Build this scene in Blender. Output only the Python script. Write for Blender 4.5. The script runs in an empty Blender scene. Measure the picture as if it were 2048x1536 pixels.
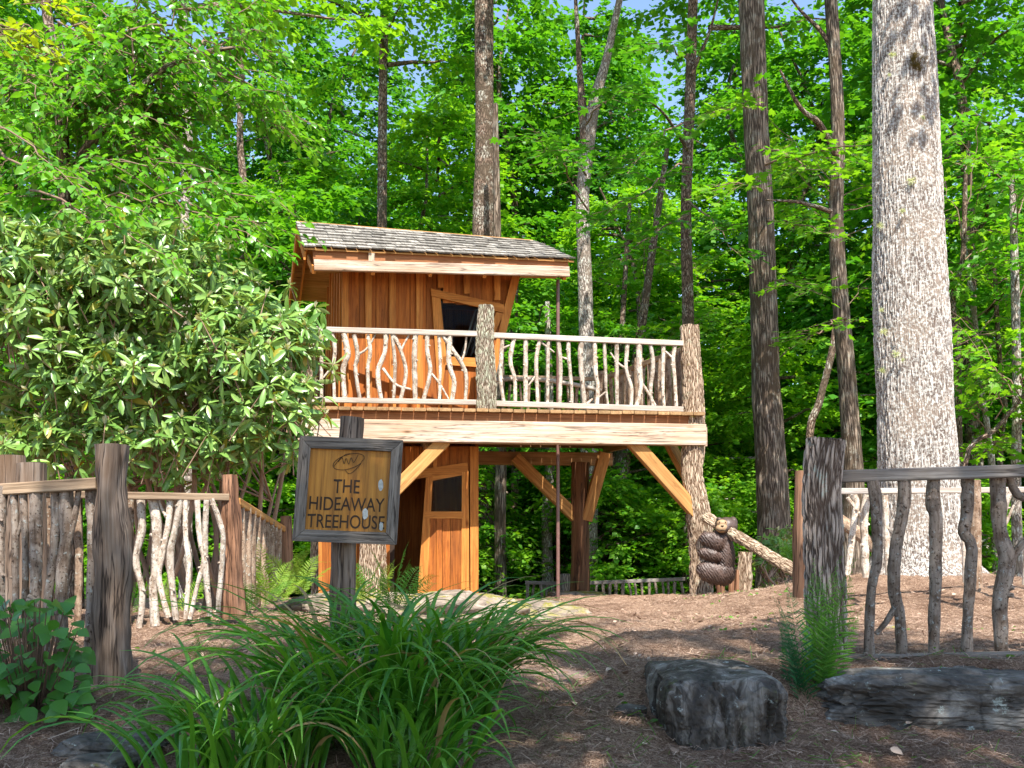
import bpy, bmesh, math, random
import numpy as np
from mathutils import Vector, Matrix, noise
random.seed(7)
RNG = np.random.default_rng(7)
SC = bpy.context.scene
COL = SC.collection
R = math.radians
# ------------------------------------------------------------------ camera, sky, sun, exposure
F = 1991.0; PITCH = R(4.5); SHIFT = 175.0; CAMZ = 0.70
cd = bpy.data.cameras.new('camera'); cam = bpy.data.objects.new('camera', cd); COL.objects.link(cam)
cam.location = (0, 0, CAMZ); cam.rotation_euler = (R(90) + PITCH, 0, 0)
cd.sensor_width = 36; cd.lens = F / 2048 * 36; cd.shift_y = SHIFT / 2048
cd.clip_end = 1000; cd.clip_start = 0.05
SC.camera = cam
SUN = Vector((0.12, -0.52, 0.84)).normalized()      # towards the sun
w = bpy.data.worlds.new('World'); SC.world = w; w.use_nodes = True
nt = w.node_tree; sky = nt.nodes.new('ShaderNodeTexSky'); sky.sky_type = 'NISHITA'; sky.sun_disc = False
sky.sun_elevation = math.asin(SUN.z); sky.sun_rotation = math.atan2(SUN.x, SUN.y)
sky.air_density = 1.0; sky.dust_density = 0.6; sky.ozone_density = 1.5
bg = nt.nodes['Background']; bg.inputs[1].default_value = 0.15
nt.links.new(sky.outputs[0], bg.inputs[0])
sl = bpy.data.lights.new('sun', 'SUN'); sl.energy = 5.0; sl.angle = R(0.5); sl.color = (1.0, 0.95, 0.87)
so = bpy.data.objects.new('sun', sl); COL.objects.link(so)
so.rotation_euler = SUN.to_track_quat('Z', 'Y').to_euler(); so.location = (3, -8, 20)
SC.view_settings.view_transform = 'Standard'; SC.view_settings.look = 'None'
SC.view_settings.exposure = 1.18; SC.view_settings.gamma = 1.0
SC.view_settings.use_curve_mapping = False
SC.cycles.max_bounces = 7; SC.cycles.diffuse_bounces = 4; SC.cycles.transmission_bounces = 5
SC.cycles.transparent_max_bounces = 8; SC.cycles.glossy_bounces = 2
SC.cycles.caustics_reflective = False; SC.cycles.caustics_refractive = False

# ------------------------------------------------------------------ geometry of the view, used to survey real points
CAM = Vector((0, 0, CAMZ))
FW = Vector((0, math.cos(PITCH), math.sin(PITCH))); UP = Vector((0, -math.sin(PITCH), math.cos(PITCH)))
def ray(px, py):
    return FW + Vector((1, 0, 0)) * ((px - 1024) / F) + UP * ((768 + SHIFT - py) / F)
def P(px, py, d):
    r = ray(px, py); return CAM + r * (d / r.y)
def plane(A, B):
    A = Vector((A[0], A[1], 0)); B = Vector((B[0], B[1], 0)); u = (B - A).normalized(); n = Vector((-u.y, u.x, 0))
    def f(px, py, off=0.0):
        r = ray(px, py); t = ((A + n * off - CAM).dot(n)) / r.dot(n); return CAM + r * t
    f.u = u; f.n = n
    return f
def at_z(px, py, z):
    r = ray(px, py); return CAM + r * ((z - CAMZ) / r.z)
def V(*a): return Vector(a)
def sm(a, b, t):
    t = np.clip((t - a) / (b - a), 0, 1); return t * t * (3 - 2 * t)

# ------------------------------------------------------------------ numpy noise
_perm = RNG.random(4096)
def vnoise(x, y, z=0.0):
    x = np.asarray(x, float); y = np.asarray(y, float); z = np.asarray(z, float) + 0 * x
    xi = np.floor(x).astype(int); yi = np.floor(y).astype(int); zi = np.floor(z).astype(int)
    fx = x - xi; fy = y - yi; fz = z - zi
    fx = fx * fx * (3 - 2 * fx); fy = fy * fy * (3 - 2 * fy); fz = fz * fz * (3 - 2 * fz)
    def h(a, b, c): return _perm[(a * 73 + b * 1319 + c * 3571 + (a * b) % 977) & 4095]
    r = 0
    for dx in (0, 1):
        for dy in (0, 1):
            for dz in (0, 1):
                r = r + h(xi + dx, yi + dy, zi + dz) * (fx if dx else 1 - fx) * (fy if dy else 1 - fy) * (fz if dz else 1 - fz)
    return r * 2 - 1

def gz(x, y, fine=True):
    x = np.asarray(x, float); y = np.asarray(y, float)
    z = -0.45 + 0.47 * sm(1.5, 5.0, y)
    z = z + sm(0.3, 0.8, x) * (0.12 * sm(4.55, 5.0, y) - (0.07 + .08 * sm(1.2, 1.5, x)) * (1 - sm(4.5, 5.0, y))) * (1 - 0.7 * sm(6, 9, y))
    z = z + 0.40 * np.exp(-((x - 4.4) / 2.0) ** 2 - ((y - 10.4) / 1.9) ** 2)
    z = z + 0.20 * np.exp(-((x + 2.9) / 1.5) ** 2 - ((y - 7.8) / 1.6) ** 2)
    z = z - 1.35 * sm(13.2, 19, y) - 0.8 * sm(5, 11, x) * sm(11, 15, y)
    z = z + 9 * sm(50, 150, y) 
    if fine:
        z = z + 0.05 * vnoise(x * 1.1, y * 1.1, 3.3) + 0.022 * vnoise(x * 3.7, y * 3.7, 1.3) + 0.011 * vnoise(x * 11, y * 11, 5.3)
    return z
def G(x, y): return float(gz(x, y))

# ------------------------------------------------------------------ materials
def new_mat(name):
    m = bpy.data.materials.new(name); m.use_nodes = True; nt = m.node_tree
    for n in list(nt.nodes): nt.nodes.remove(n)
    out = nt.nodes.new('ShaderNodeOutputMaterial')
    return m, nt, out
def N(nt, t, **kw):
    n = nt.nodes.new(t)
    for k, v in kw.items():
        if k.startswith('i_'): n.inputs[k[2:]].default_value = v
        elif k.startswith('n'): 
            if k[1:].isdigit(): n.inputs[int(k[1:])].default_value = v
            else: setattr(n, k, v)
        else: setattr(n, k, v)
    return n
def L(nt, a, b): nt.links.new(a, b)
def tcnode(nt, scale):
    a = N(nt, 'ShaderNodeAttribute', attribute_name='tc')
    oi = N(nt, 'ShaderNodeObjectInfo')
    m = N(nt, 'ShaderNodeMath', operation='MULTIPLY', n1=37.0); L(nt, oi.outputs['Random'], m.inputs[0])
    ad = N(nt, 'ShaderNodeVectorMath', operation='ADD'); L(nt, a.outputs['Vector'], ad.inputs[0]); L(nt, m.outputs[0], ad.inputs[1])
    mp = N(nt, 'ShaderNodeVectorMath', operation='MULTIPLY'); mp.inputs[1].default_value = scale; L(nt, ad.outputs[0], mp.inputs[0])
    return mp.outputs[0], oi, ad.outputs[0]
def ramp(nt, fac, stops):
    r = N(nt, 'ShaderNodeValToRGB'); cr = r.color_ramp
    while len(cr.elements) < len(stops): cr.elements.new(0.5)
    for e, (p, c) in zip(cr.elements, stops): e.position = p; e.color = (*c, 1) if len(c) == 3 else c
    L(nt, fac, r.inputs[0]); return r.outputs[0]
def mix(nt, a, b, f, mode='MIX'):
    m = N(nt, 'ShaderNodeMix', data_type='RGBA', blend_type=mode)
    if hasattr(f, 'links') or hasattr(f, 'is_linked'): L(nt, f, m.inputs[0])
    else: m.inputs[0].default_value = f
    for s, i in ((a, 6), (b, 7)):
        if isinstance(s, tuple): m.inputs[i].default_value = (*s, 1)
        else: L(nt, s, m.inputs[i])
    return m.outputs[2]
def wood(name, light, mid, dark, scale=1.0, rough=0.75, var=0.3, crack=0.0, bump=0.25, stain=None, knots=0):
    m, nt, out = new_mat(name)
    co, oi, raw = tcnode(nt, (26 * scale, 26 * scale, 1.3 * scale))
    n1 = N(nt, 'ShaderNodeTexNoise', i_Scale=1.0, i_Detail=6.0, i_Roughness=0.65, i_Distortion=0.6); L(nt, co, n1.inputs['Vector'])
    c = ramp(nt, n1.outputs[0], [(0.30, dark), (0.5, mid), (0.72, light)])
    co2, _, _ = tcnode(nt, (90 * scale, 90 * scale, 2.6 * scale))
    n2 = N(nt, 'ShaderNodeTexNoise', i_Scale=1.0, i_Detail=3.0, i_Roughness=0.6); L(nt, co2, n2.inputs['Vector'])
    c2 = ramp(nt, n2.outputs[0], [(0.36, (0.62, 0.6, 0.58)), (0.5, (1, 1, 1))])
    c = mix(nt, c, c2, 0.75, 'MULTIPLY')
    # big soft stains along the board
    co3, _, _ = tcnode(nt, (5 * scale, 5 * scale, 1.6 * scale))
    n3 = N(nt, 'ShaderNodeTexNoise', i_Scale=1.0, i_Detail=4.0, i_Roughness=0.6); L(nt, co3, n3.inputs['Vector'])
    f3 = ramp(nt, n3.outputs[0], [(0.42, (0, 0, 0)), (0.66, (1, 1, 1))])
    st = stain if stain else tuple(v * 0.6 for v in mid)
    sp = N(nt, 'ShaderNodeSeparateColor'); L(nt, f3, sp.inputs[0])
    mm = N(nt, 'ShaderNodeMath', operation='MULTIPLY', n1=0.6); L(nt, sp.outputs[0], mm.inputs[0])
    c = mix(nt, c, st, mm.outputs[0])
    if knots:
        cok, _, _ = tcnode(nt, (5.5, 5.5, 1.7)); vk = N(nt, 'ShaderNodeTexVoronoi', i_Scale=1.0, i_Randomness=1.0); L(nt, cok, vk.inputs['Vector'])
        c = mix(nt, c, ramp(nt, vk.outputs['Distance'], [(0.03, (0.25, 0.16, 0.1)), (0.085, (0.75, 0.68, 0.6)), (0.15, (1, 1, 1))]), 0.9, 'MULTIPLY')
    if crack:
        co4, _, _ = tcnode(nt, (17 * scale, 17 * scale, 0.9 * scale))
        n4 = N(nt, 'ShaderNodeTexNoise', i_Scale=1.0, i_Detail=5.0, i_Roughness=0.55, i_Distortion=0.3); L(nt, co4, n4.inputs['Vector'])
        a4 = N(nt, 'ShaderNodeMath', operation='SUBTRACT', n1=0.5); L(nt, n4.outputs[0], a4.inputs[0]); b4 = N(nt, 'ShaderNodeMath', operation='ABSOLUTE'); L(nt, a4.outputs[0], b4.inputs[0])
        ck = ramp(nt, b4.outputs[0], [(0.0, (0.10, 0.08, 0.07)), (0.022, (1, 1, 1))]); c = mix(nt, c, ck, crack, 'MULTIPLY')
    hs = N(nt, 'ShaderNodeHueSaturation'); L(nt, c, hs.inputs['Color'])
    mr = N(nt, 'ShaderNodeMapRange'); mr.inputs[3].default_value = 1 - var; mr.inputs[4].default_value = 1 + var * 0.7
    L(nt, oi.outputs['Random'], mr.inputs[0]); L(nt, mr.outputs[0], hs.inputs['Value'])
    b = N(nt, 'ShaderNodeBsdfPrincipled', i_Roughness=rough); b.inputs['Specular IOR Level'].default_value = 0.25
    L(nt, hs.outputs[0], b.inputs['Base Color'])
    bp = N(nt, 'ShaderNodeBump', i_Strength=bump, i_Distance=0.01); 
    ad = N(nt, 'ShaderNodeMath', operation='ADD'); L(nt, n1.outputs[0], ad.inputs[0]); L(nt, n2.outputs[0], ad.inputs[1]); L(nt, ad.outputs[0], bp.inputs['Height'])
    L(nt, bp.outputs[0], b.inputs['Normal']); L(nt, b.outputs[0], out.inputs[0])
    return m
def bark(name, ridge, furrow, scale, stretch=0.2, disp=0.0, lichen=None, lich_lo=0.56, lich_scale=7.0, moss=None, moss_lo=0.6, bump=0.8, patch=None, lich_h=1.0):
    m, nt, out = new_mat(name)
    co, oi, raw = tcnode(nt, (scale, scale, scale * stretch))
    nd = N(nt, 'ShaderNodeTexNoise', i_Scale=0.8, i_Detail=3.0); L(nt, co, nd.inputs['Vector'])
    wv = N(nt, 'ShaderNodeVectorMath', operation='SCALE', i_Scale=1.9); L(nt, nd.outputs['Color'], wv.inputs[0])
    ad = N(nt, 'ShaderNodeVectorMath', operation='ADD'); L(nt, co, ad.inputs[0]); L(nt, wv.outputs[0], ad.inputs[1])
    vo = N(nt, 'ShaderNodeTexVoronoi', feature='DISTANCE_TO_EDGE', i_Scale=1.0); L(nt, ad.outputs[0], vo.inputs['Vector'])
    fr = N(nt, 'ShaderNodeMapRange', interpolation_type='SMOOTHSTEP'); fr.inputs[1].default_value = 0.0; fr.inputs[2].default_value = 0.32
    L(nt, vo.outputs['Distance'], fr.inputs[0])
    nf = N(nt, 'ShaderNodeTexNoise', i_Scale=4.0, i_Detail=5.0, i_Roughness=0.7); L(nt, co, nf.inputs['Vector'])
    ma = N(nt, 'ShaderNodeMath', operation='MULTIPLY_ADD', n1=1.15, n2=-0.56); L(nt, nf.outputs[0], ma.inputs[0])
    h = N(nt, 'ShaderNodeMath', operation='ADD', use_clamp=True); L(nt, fr.outputs[0], h.inputs[0]); L(nt, ma.outputs[0], h.inputs[1])
    mid = tuple((a * 0.55 + b * 0.45) for a, b in zip(ridge, furrow))
    c = ramp(nt, h.outputs[0], [(0.05, furrow), (0.42, mid), (0.9, ridge)])
    if patch:
        np_ = N(nt, 'ShaderNodeTexNoise', i_Scale=2.2, i_Detail=4.0); L(nt, raw, np_.inputs['Vector'])
        f = ramp(nt, np_.outputs[0], [(0.5, (0, 0, 0)), (0.6, (1, 1, 1))]); sp = N(nt, 'ShaderNodeSeparateColor'); L(nt, f, sp.inputs[0])
        mm = N(nt, 'ShaderNodeMath', operation='MULTIPLY', n1=0.75); L(nt, sp.outputs[0], mm.inputs[0])
        c = mix(nt, c, patch, mm.outputs[0])
    if lichen:
        nl = N(nt, 'ShaderNodeTexNoise', i_Scale=lich_scale, i_Detail=7.0, i_Roughness=0.75); L(nt, raw, nl.inputs['Vector'])
        f = ramp(nt, nl.outputs[0], [(lich_lo, (0, 0, 0)), (lich_lo + 0.05, (1, 1, 1))]); sp = N(nt, 'ShaderNodeSeparateColor'); L(nt, f, sp.inputs[0])
        hh = N(nt, 'ShaderNodeMapRange'); hh.inputs[3].default_value = 1 - lich_h; L(nt, h.outputs[0], hh.inputs[0])
        mm = N(nt, 'ShaderNodeMath', operation='MULTIPLY'); L(nt, sp.outputs[0], mm.inputs[0]); L(nt, hh.outputs[0], mm.inputs[1])
        c = mix(nt, c, lichen, mm.outputs[0])
    if moss:
        nm = N(nt, 'ShaderNodeTexNoise', i_Scale=3.0, i_Detail=6.0, i_Roughness=0.7); 
        of = N(nt, 'ShaderNodeVectorMath', operation='ADD'); of.inputs[1].default_value = (9, 4, 2); L(nt, raw, of.inputs[0]); L(nt, of.outputs[0], nm.inputs['Vector'])
        f = ramp(nt, nm.outputs[0], [(moss_lo, (0, 0, 0)), (moss_lo + 0.08, (1, 1, 1))]); sp = N(nt, 'ShaderNodeSeparateColor'); L(nt, f, sp.inputs[0])
        c = mix(nt, c, moss, sp.outputs[0])
    b = N(nt, 'ShaderNodeBsdfPrincipled', i_Roughness=0.9); b.inputs['Specular IOR Level'].default_value = 0.115
    L(nt, c, b.inputs['Base Color'])
    bp = N(nt, 'ShaderNodeBump', i_Strength=bump, i_Distance=0.35 / scale); L(nt, h.outputs[0], bp.inputs['Height'])
    L(nt, bp.outputs[0], b.inputs['Normal']); L(nt, b.outputs[0], out.inputs[0])
    if disp:
        dn = N(nt, 'ShaderNodeDisplacement', i_Scale=disp, i_Midlevel=0.5); L(nt, h.outputs[0], dn.inputs['Height']); L(nt, dn.outputs[0], out.inputs['Displacement'])
        m.displacement_method = 'BOTH'
        nt.links.remove(b.inputs['Normal'].links[0])
    return m
def leafmat(name, c1, c2, transl=0.4, tcol=None, rough=0.45, spec=0.4, back=None):
    m, nt, out = new_mat(name)
    a = N(nt, 'ShaderNodeAttribute', attribute_name='rnd'); oi = N(nt, 'ShaderNodeObjectInfo')
    s = N(nt, 'ShaderNodeMath', operation='MULTIPLY', n1=0.45); L(nt, oi.outputs['Random'], s.inputs[0])
    s2 = N(nt, 'ShaderNodeMath', operation='ADD'); L(nt, a.outputs['Fac'], s2.inputs[0]); L(nt, s.outputs[0], s2.inputs[1])
    mr = N(nt, 'ShaderNodeMapRange'); mr.inputs[2].default_value = 1.35; L(nt, s2.outputs[0], mr.inputs[0])
    c = mix(nt, c1, c2, mr.outputs[0])
    if back:
        ge = N(nt, 'ShaderNodeNewGeometry'); c = mix(nt, c, back, ge.outputs['Backfacing'])
    b = N(nt, 'ShaderNodeBsdfPrincipled', i_Roughness=rough); b.inputs['Specular IOR Level'].default_value = spec
    L(nt, c, b.inputs['Base Color'])
    t = N(nt, 'ShaderNodeBsdfTranslucent')
    tc = mix(nt, c, tcol if tcol else (1.6, 1.5, 0.5), 1.0, 'MULTIPLY') 
    L(nt, tc, t.inputs['Color'])
    ms = N(nt, 'ShaderNodeMixShader', n0=transl); L(nt, b.outputs[0], ms.inputs[1]); L(nt, t.outputs[0], ms.inputs[2]); L(nt, ms.outputs[0], out.inputs[0])
    return m
def simple(name, col, rough=0.7, metal=0.0, spec=0.4, nscale=8.0, var=0.25, bump=0.1):
    m, nt, out = new_mat(name)
    tcn = N(nt, 'ShaderNodeTexCoord'); n = N(nt, 'ShaderNodeTexNoise', i_Scale=nscale, i_Detail=5.0, i_Roughness=0.65); L(nt, tcn.outputs['Object'], n.inputs['Vector'])
    c = ramp(nt, n.outputs[0], [(0.3, tuple(v * (1 - var) for v in col)), (0.7, tuple(min(1, v * (1 + var)) for v in col))])
    b = N(nt, 'ShaderNodeBsdfPrincipled', i_Roughness=rough, i_Metallic=metal); b.inputs['Specular IOR Level'].default_value = spec
    L(nt, c, b.inputs['Base Color'])
    bp = N(nt, 'ShaderNodeBump', i_Strength=bump, i_Distance=0.02); L(nt, n.outputs[0], bp.inputs['Height']); L(nt, bp.outputs[0], b.inputs['Normal'])
    L(nt, b.outputs[0], out.inputs[0]); return m
def rockmat(name, dark, mid, light, lichen=None, moss=None, moss_lo=0.52, strata=2.0, nscale=3.0):
    m, nt, out = new_mat(name)
    tcn = N(nt, 'ShaderNodeTexCoord')
    mp = N(nt, 'ShaderNodeMapping'); mp.inputs['Scale'].default_value = (nscale, nscale, nscale * strata); L(nt, tcn.outputs['Object'], mp.inputs[0])
    n = N(nt, 'ShaderNodeTexNoise', i_Scale=1.0, i_Detail=9.0, i_Roughness=0.68, i_Distortion=0.7); L(nt, mp.outputs[0], n.inputs['Vector'])
    c = ramp(nt, n.outputs[0], [(0.32, dark), (0.5, mid), (0.68, light)])
    vr = N(nt, 'ShaderNodeTexVoronoi', feature='DISTANCE_TO_EDGE', i_Scale=1.6); L(nt, mp.outputs[0], vr.inputs['Vector'])
    cr = ramp(nt, vr.outputs[0], [(0.0, (0.25, 0.25, 0.25)), (0.05, (1, 1, 1))]); c = mix(nt, c, cr, 0.6, 'MULTIPLY')
    if lichen:
        nl = N(nt, 'ShaderNodeTexNoise', i_Scale=11.0, i_Detail=8.0, i_Roughness=0.75); L(nt, tcn.outputs['Object'], nl.inputs['Vector'])
        f = ramp(nt, nl.outputs[0], [(0.60, (0, 0, 0)), (0.635, (1, 1, 1))]); sp = N(nt, 'ShaderNodeSeparateColor'); L(nt, f, sp.inputs[0]); c = mix(nt, c, lichen, sp.outputs[0])
    if moss:
        nm = N(nt, 'ShaderNodeTexNoise', i_Scale=4.5, i_Detail=7.0, i_Roughness=0.7); L(nt, tcn.outputs['Object'], nm.inputs['Vector'])
        ge = N(nt, 'ShaderNodeNewGeometry'); sz = N(nt, 'ShaderNodeSeparateXYZ'); L(nt, ge.outputs['Normal'], sz.inputs[0])
        f = ramp(nt, nm.outputs[0], [(moss_lo, (0, 0, 0)), (moss_lo + 0.05, (1, 1, 1))]); sp = N(nt, 'ShaderNodeSeparateColor'); L(nt, f, sp.inputs[0])
        mm = N(nt, 'ShaderNodeMath', operation='MULTIPLY', use_clamp=True); L(nt, sp.outputs[0], mm.inputs[0]); L(nt, sz.outputs['Z'], mm.inputs[1])
        nm2 = N(nt, 'ShaderNodeTexNoise', i_Scale=60.0, i_Detail=3.0); L(nt, tcn.outputs['Object'], nm2.inputs['Vector'])
        mc = ramp(nt, nm2.outputs[0], [(0.35, tuple(v * 0.5 for v in moss)), (0.65, moss)])
        c = mix(nt, c, mc, mm.outputs[0])
    b = N(nt, 'ShaderNodeBsdfPrincipled', i_Roughness=0.72); b.inputs['Specular IOR Level'].default_value = 0.35
    L(nt, c, b.inputs['Base Color'])
    bp = N(nt, 'ShaderNodeBump', i_Strength=0.9, i_Distance=0.03); L(nt, n.outputs[0], bp.inputs['Height']); L(nt, bp.outputs[0], b.inputs['Normal'])
    L(nt, b.outputs[0], out.inputs[0]); return m

M = {}
M['orange'] = wood('stained_orange_boards', (0.56, 0.195, 0.038), (0.43, 0.130, 0.021), (0.25, 0.068, 0.011), var=0.26, stain=(0.24, 0.075, 0.02), crack=.35, knots=1)
M['orange_trim'] = wood('stained_orange_trim', (0.70, 0.31, 0.075), (0.60, 0.225, 0.046), (0.42, 0.135, 0.026), var=0.15, crack=.3, knots=1)
M['pine'] = wood('golden_pine', (0.64, 0.37, 0.14), (0.54, 0.27, 0.085), (0.34, 0.13, 0.035), scale=0.8, var=0.12, crack=.4, knots=1)
M['pale'] = wood('sun_bleached_timber', (0.66, 0.56, 0.47), (0.54, 0.42, 0.32), (0.31, 0.20, 0.13), scale=0.7, var=0.1, stain=(0.44, 0.27, 0.16), crack=.75, knots=1, bump=.5)
M['deck'] = wood('deck_boards', (0.50, 0.33, 0.17), (0.40, 0.24, 0.11), (0.24, 0.13, 0.06), var=0.25)
M['joist'] = wood('joist_timber', (0.54, 0.33, 0.16), (0.44, 0.24, 0.10), (0.28, 0.13, 0.05), var=0.15)
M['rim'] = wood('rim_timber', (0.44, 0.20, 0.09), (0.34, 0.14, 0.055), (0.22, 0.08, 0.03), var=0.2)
M['grey'] = wood('weathered_grey_rail', (0.42, 0.38, 0.34), (0.29, 0.25, 0.22), (0.13, 0.105, 0.09), var=0.15, bump=0.5, stain=(0.20, 0.15, 0.11), crack=.7)
M['railpale'] = wood('silvered_rail', (0.66, 0.60, 0.53), (0.50, 0.44, 0.38), (0.24, 0.20, 0.17), var=0.1, bump=0.4, stain=(0.38, 0.30, 0.24))
M['oldrail'] = wood('tan_weathered_rail', (0.42, 0.31, 0.21), (0.32, 0.22, 0.14), (0.16, 0.10, 0.06), var=0.15, bump=0.4)
M['signframe'] = wood('grey_sign_frame', (0.37, 0.325, 0.28), (0.22, 0.185, 0.155), (0.06, 0.047, 0.038), scale=1.6, var=0.15, bump=0.8, crack=.9)
M['signpanel'] = wood('amber_sign_panel', (0.58, 0.27, 0.045), (0.42, 0.175, 0.024), (0.18, 0.07, 0.012), scale=0.8, var=0.02, bump=0.3, rough=0.5, stain=(0.10, 0.055, 0.02))
M['shingle'] = wood('cedar_shingle', (0.44, 0.41, 0.37), (0.29, 0.265, 0.235), (0.11, 0.095, 0.08), var=0.35, bump=0.5)
M['carve'] = simple('carved_letter', (0.035, 0.018, 0.008), rough=0.8)
M['lichen'] = simple('lichen_pad', (0.42, 0.43, 0.40), rough=0.95, nscale=60)
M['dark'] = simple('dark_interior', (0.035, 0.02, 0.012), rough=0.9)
M['pipe'] = simple('brown_pipe', (0.16, 0.085, 0.07), rough=0.4, spec=0.5, nscale=14)
M['oak'] = bark('oak_bark', (0.47, 0.41, 0.36), (0.12, 0.088, 0.07), 40, 0.11, disp=0.012, lichen=(0.66, 0.65, 0.60), lich_lo=0.50, lich_scale=36, lich_h=.35, patch=(0.30, 0.235, 0.185))
M['oakrest'] = bark('oak_bark_plain', (0.50, 0.44, 0.39), (0.06, 0.04, 0.03), 30, 0.055, lichen=(0.66, 0.66, 0.62), lich_lo=0.5, lich_scale=12)
M['darkbark'] = bark('brown_tree_bark', (0.32, 0.245, 0.185), (0.06, 0.043, 0.032), 26, 0.09, lichen=(0.34, 0.31, 0.25), lich_lo=0.53, lich_scale=5, patch=(0.10, 0.07, 0.045), bump=1.0)
M['midbark'] = bark('forest_bark', (0.30, 0.21, 0.155), (0.05, 0.032, 0.022), 30, 0.3, lichen=(0.44, 0.42, 0.35), lich_lo=0.52, lich_scale=4, patch=(0.10, 0.075, 0.05))
M['palebark'] = bark('pale_forest_bark', (0.50, 0.44, 0.38), (0.13, 0.10, 0.08), 30, 0.3, lichen=(0.56, 0.56, 0.50), lich_lo=0.5, lich_scale=5, patch=(0.22, 0.17, 0.13))
M['postbark'] = bark('post_bark', (0.46, 0.37, 0.31), (0.08, 0.055, 0.042), 52, 0.10, disp=0.013, lichen=(0.42, 0.46, 0.40), lich_lo=0.57, lich_scale=11)
M['decklog'] = bark('deck_post_bark', (0.66, 0.50, 0.36), (0.12, 0.07, 0.04), 60, 0.11, disp=0.012, lichen=(0.58, 0.55, 0.40), lich_lo=0.55, lich_scale=9, moss=(0.42, 0.36, 0.08), moss_lo=0.63)
M['mosspost'] = bark('lichened_post_bark', (0.54, 0.45, 0.35), (0.10, 0.065, 0.04), 60, 0.13, disp=0.013, lichen=(0.50, 0.52, 0.38), lich_lo=0.47, lich_scale=9, moss=(0.20, 0.20, 0.06), moss_lo=0.62)
M['barepost'] = wood('bare_brown_post', (0.33, 0.17, 0.085), (0.22, 0.10, 0.045), (0.08, 0.035, 0.018), scale=0.7, var=0.15, bump=0.9, crack=.9)
M['oldpost'] = wood('dark_weathered_post', (0.50, 0.42, 0.35), (0.25, 0.19, 0.15), (0.05, 0.035, 0.028), scale=0.85, var=0.2, bump=1.0, stain=(0.20, 0.11, 0.055), crack=1.0, knots=1)
M['redpost'] = wood('reddish_bare_post', (0.44, 0.25, 0.15), (0.27, 0.135, 0.075), (0.10, 0.045, 0.025), scale=0.7, var=0.2, bump=1.0, crack=.9, knots=1, stain=(0.15, 0.08, 0.05))
def stickmat(name, light, mid, dark, lichen, lo=0.56):
    m, nt, out = new_mat(name)
    co, oi, raw = tcnode(nt, (48, 48, 7)); n1 = N(nt, 'ShaderNodeTexNoise', i_Scale=1.0, i_Detail=6.0, i_Roughness=0.7, i_Distortion=0.5); L(nt, co, n1.inputs['Vector'])
    c = ramp(nt, n1.outputs[0], [(0.3, dark), (0.45, mid), (0.66, light)])
    n2 = N(nt, 'ShaderNodeTexNoise', i_Scale=13.0, i_Detail=4.0, i_Roughness=0.6); L(nt, raw, n2.inputs['Vector'])
    c = mix(nt, c, ramp(nt, n2.outputs[0], [(0.36, (0.5, 0.42, 0.36)), (0.55, (1, 1, 1))]), 0.9, 'MULTIPLY')
    n3 = N(nt, 'ShaderNodeTexNoise', i_Scale=30.0, i_Detail=6.0, i_Roughness=0.75); L(nt, raw, n3.inputs['Vector'])
    sp = N(nt, 'ShaderNodeSeparateColor'); L(nt, ramp(nt, n3.outputs[0], [(lo, (0, 0, 0)), (lo + .04, (1, 1, 1))]), sp.inputs[0]); c = mix(nt, c, lichen, sp.outputs[0])
    n5 = N(nt, 'ShaderNodeTexNoise', i_Scale=75.0, i_Detail=2.0); L(nt, raw, n5.inputs['Vector'])
    c = mix(nt, c, ramp(nt, n5.outputs[0], [(0.33, (0.25, 0.2, 0.17)), (0.40, (1, 1, 1))]), 0.9, 'MULTIPLY')
    hs = N(nt, 'ShaderNodeHueSaturation'); L(nt, c, hs.inputs['Color']); mr = N(nt, 'ShaderNodeMapRange'); mr.inputs[3].default_value = .78; mr.inputs[4].default_value = 1.12
    L(nt, oi.outputs['Random'], mr.inputs[0]); L(nt, mr.outputs[0], hs.inputs['Value'])
    b = N(nt, 'ShaderNodeBsdfPrincipled', i_Roughness=0.85); b.inputs['Specular IOR Level'].default_value = 0.2; L(nt, hs.outputs[0], b.inputs['Base Color'])
    ad = N(nt, 'ShaderNodeMath', operation='ADD'); L(nt, n1.outputs[0], ad.inputs[0]); L(nt, n3.outputs[0], ad.inputs[1])
    bp = N(nt, 'ShaderNodeBump', i_Strength=0.8, i_Distance=0.01); L(nt, ad.outputs[0], bp.inputs['Height']); L(nt, bp.outputs[0], b.inputs['Normal']); L(nt, b.outputs[0], out.inputs[0]); return m
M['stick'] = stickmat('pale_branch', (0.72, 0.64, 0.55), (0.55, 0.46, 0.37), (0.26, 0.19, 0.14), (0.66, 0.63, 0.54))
M['stickshade'] = stickmat('shaded_branch', (0.42, 0.345, 0.285), (0.28, 0.215, 0.17), (0.08, 0.055, 0.04), (0.42, 0.43, 0.40), .585)  # darker copy of the branch material, shade put into its colours
M['sticktan'] = stickmat('tan_branch', (0.42, 0.31, 0.22), (0.30, 0.205, 0.14), (0.12, 0.075, 0.05), (0.46, 0.44, 0.37), .58)
M['twig'] = simple('brown_twig', (0.20, 0.125, 0.085), rough=0.85, nscale=12)
M['rhodostem'] = simple('rhododendron_stem', (0.30, 0.19, 0.13), rough=0.85, nscale=12)
M['leafA'] = leafmat('maple_leaf_green', (0.035, 0.19, 0.014), (0.13, 0.34, 0.020), 0.46)
M['leafB'] = leafmat('beech_leaf_green', (0.055, 0.24, 0.014), (0.24, 0.46, 0.026), 0.48)
M['leafC'] = leafmat('deep_leaf_green', (0.03, 0.17, 0.018), (0.11, 0.30, 0.022), 0.47)
M['leafnear'] = leafmat('broad_leaf_green', (0.07, 0.26, 0.018), (0.21, 0.44, 0.035), 0.44, rough=0.3, spec=0.6)
M['leafyel'] = leafmat('yellow_green_leaf', (0.20, 0.33, 0.015), (0.34, 0.42, 0.02), 0.5)
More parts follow.
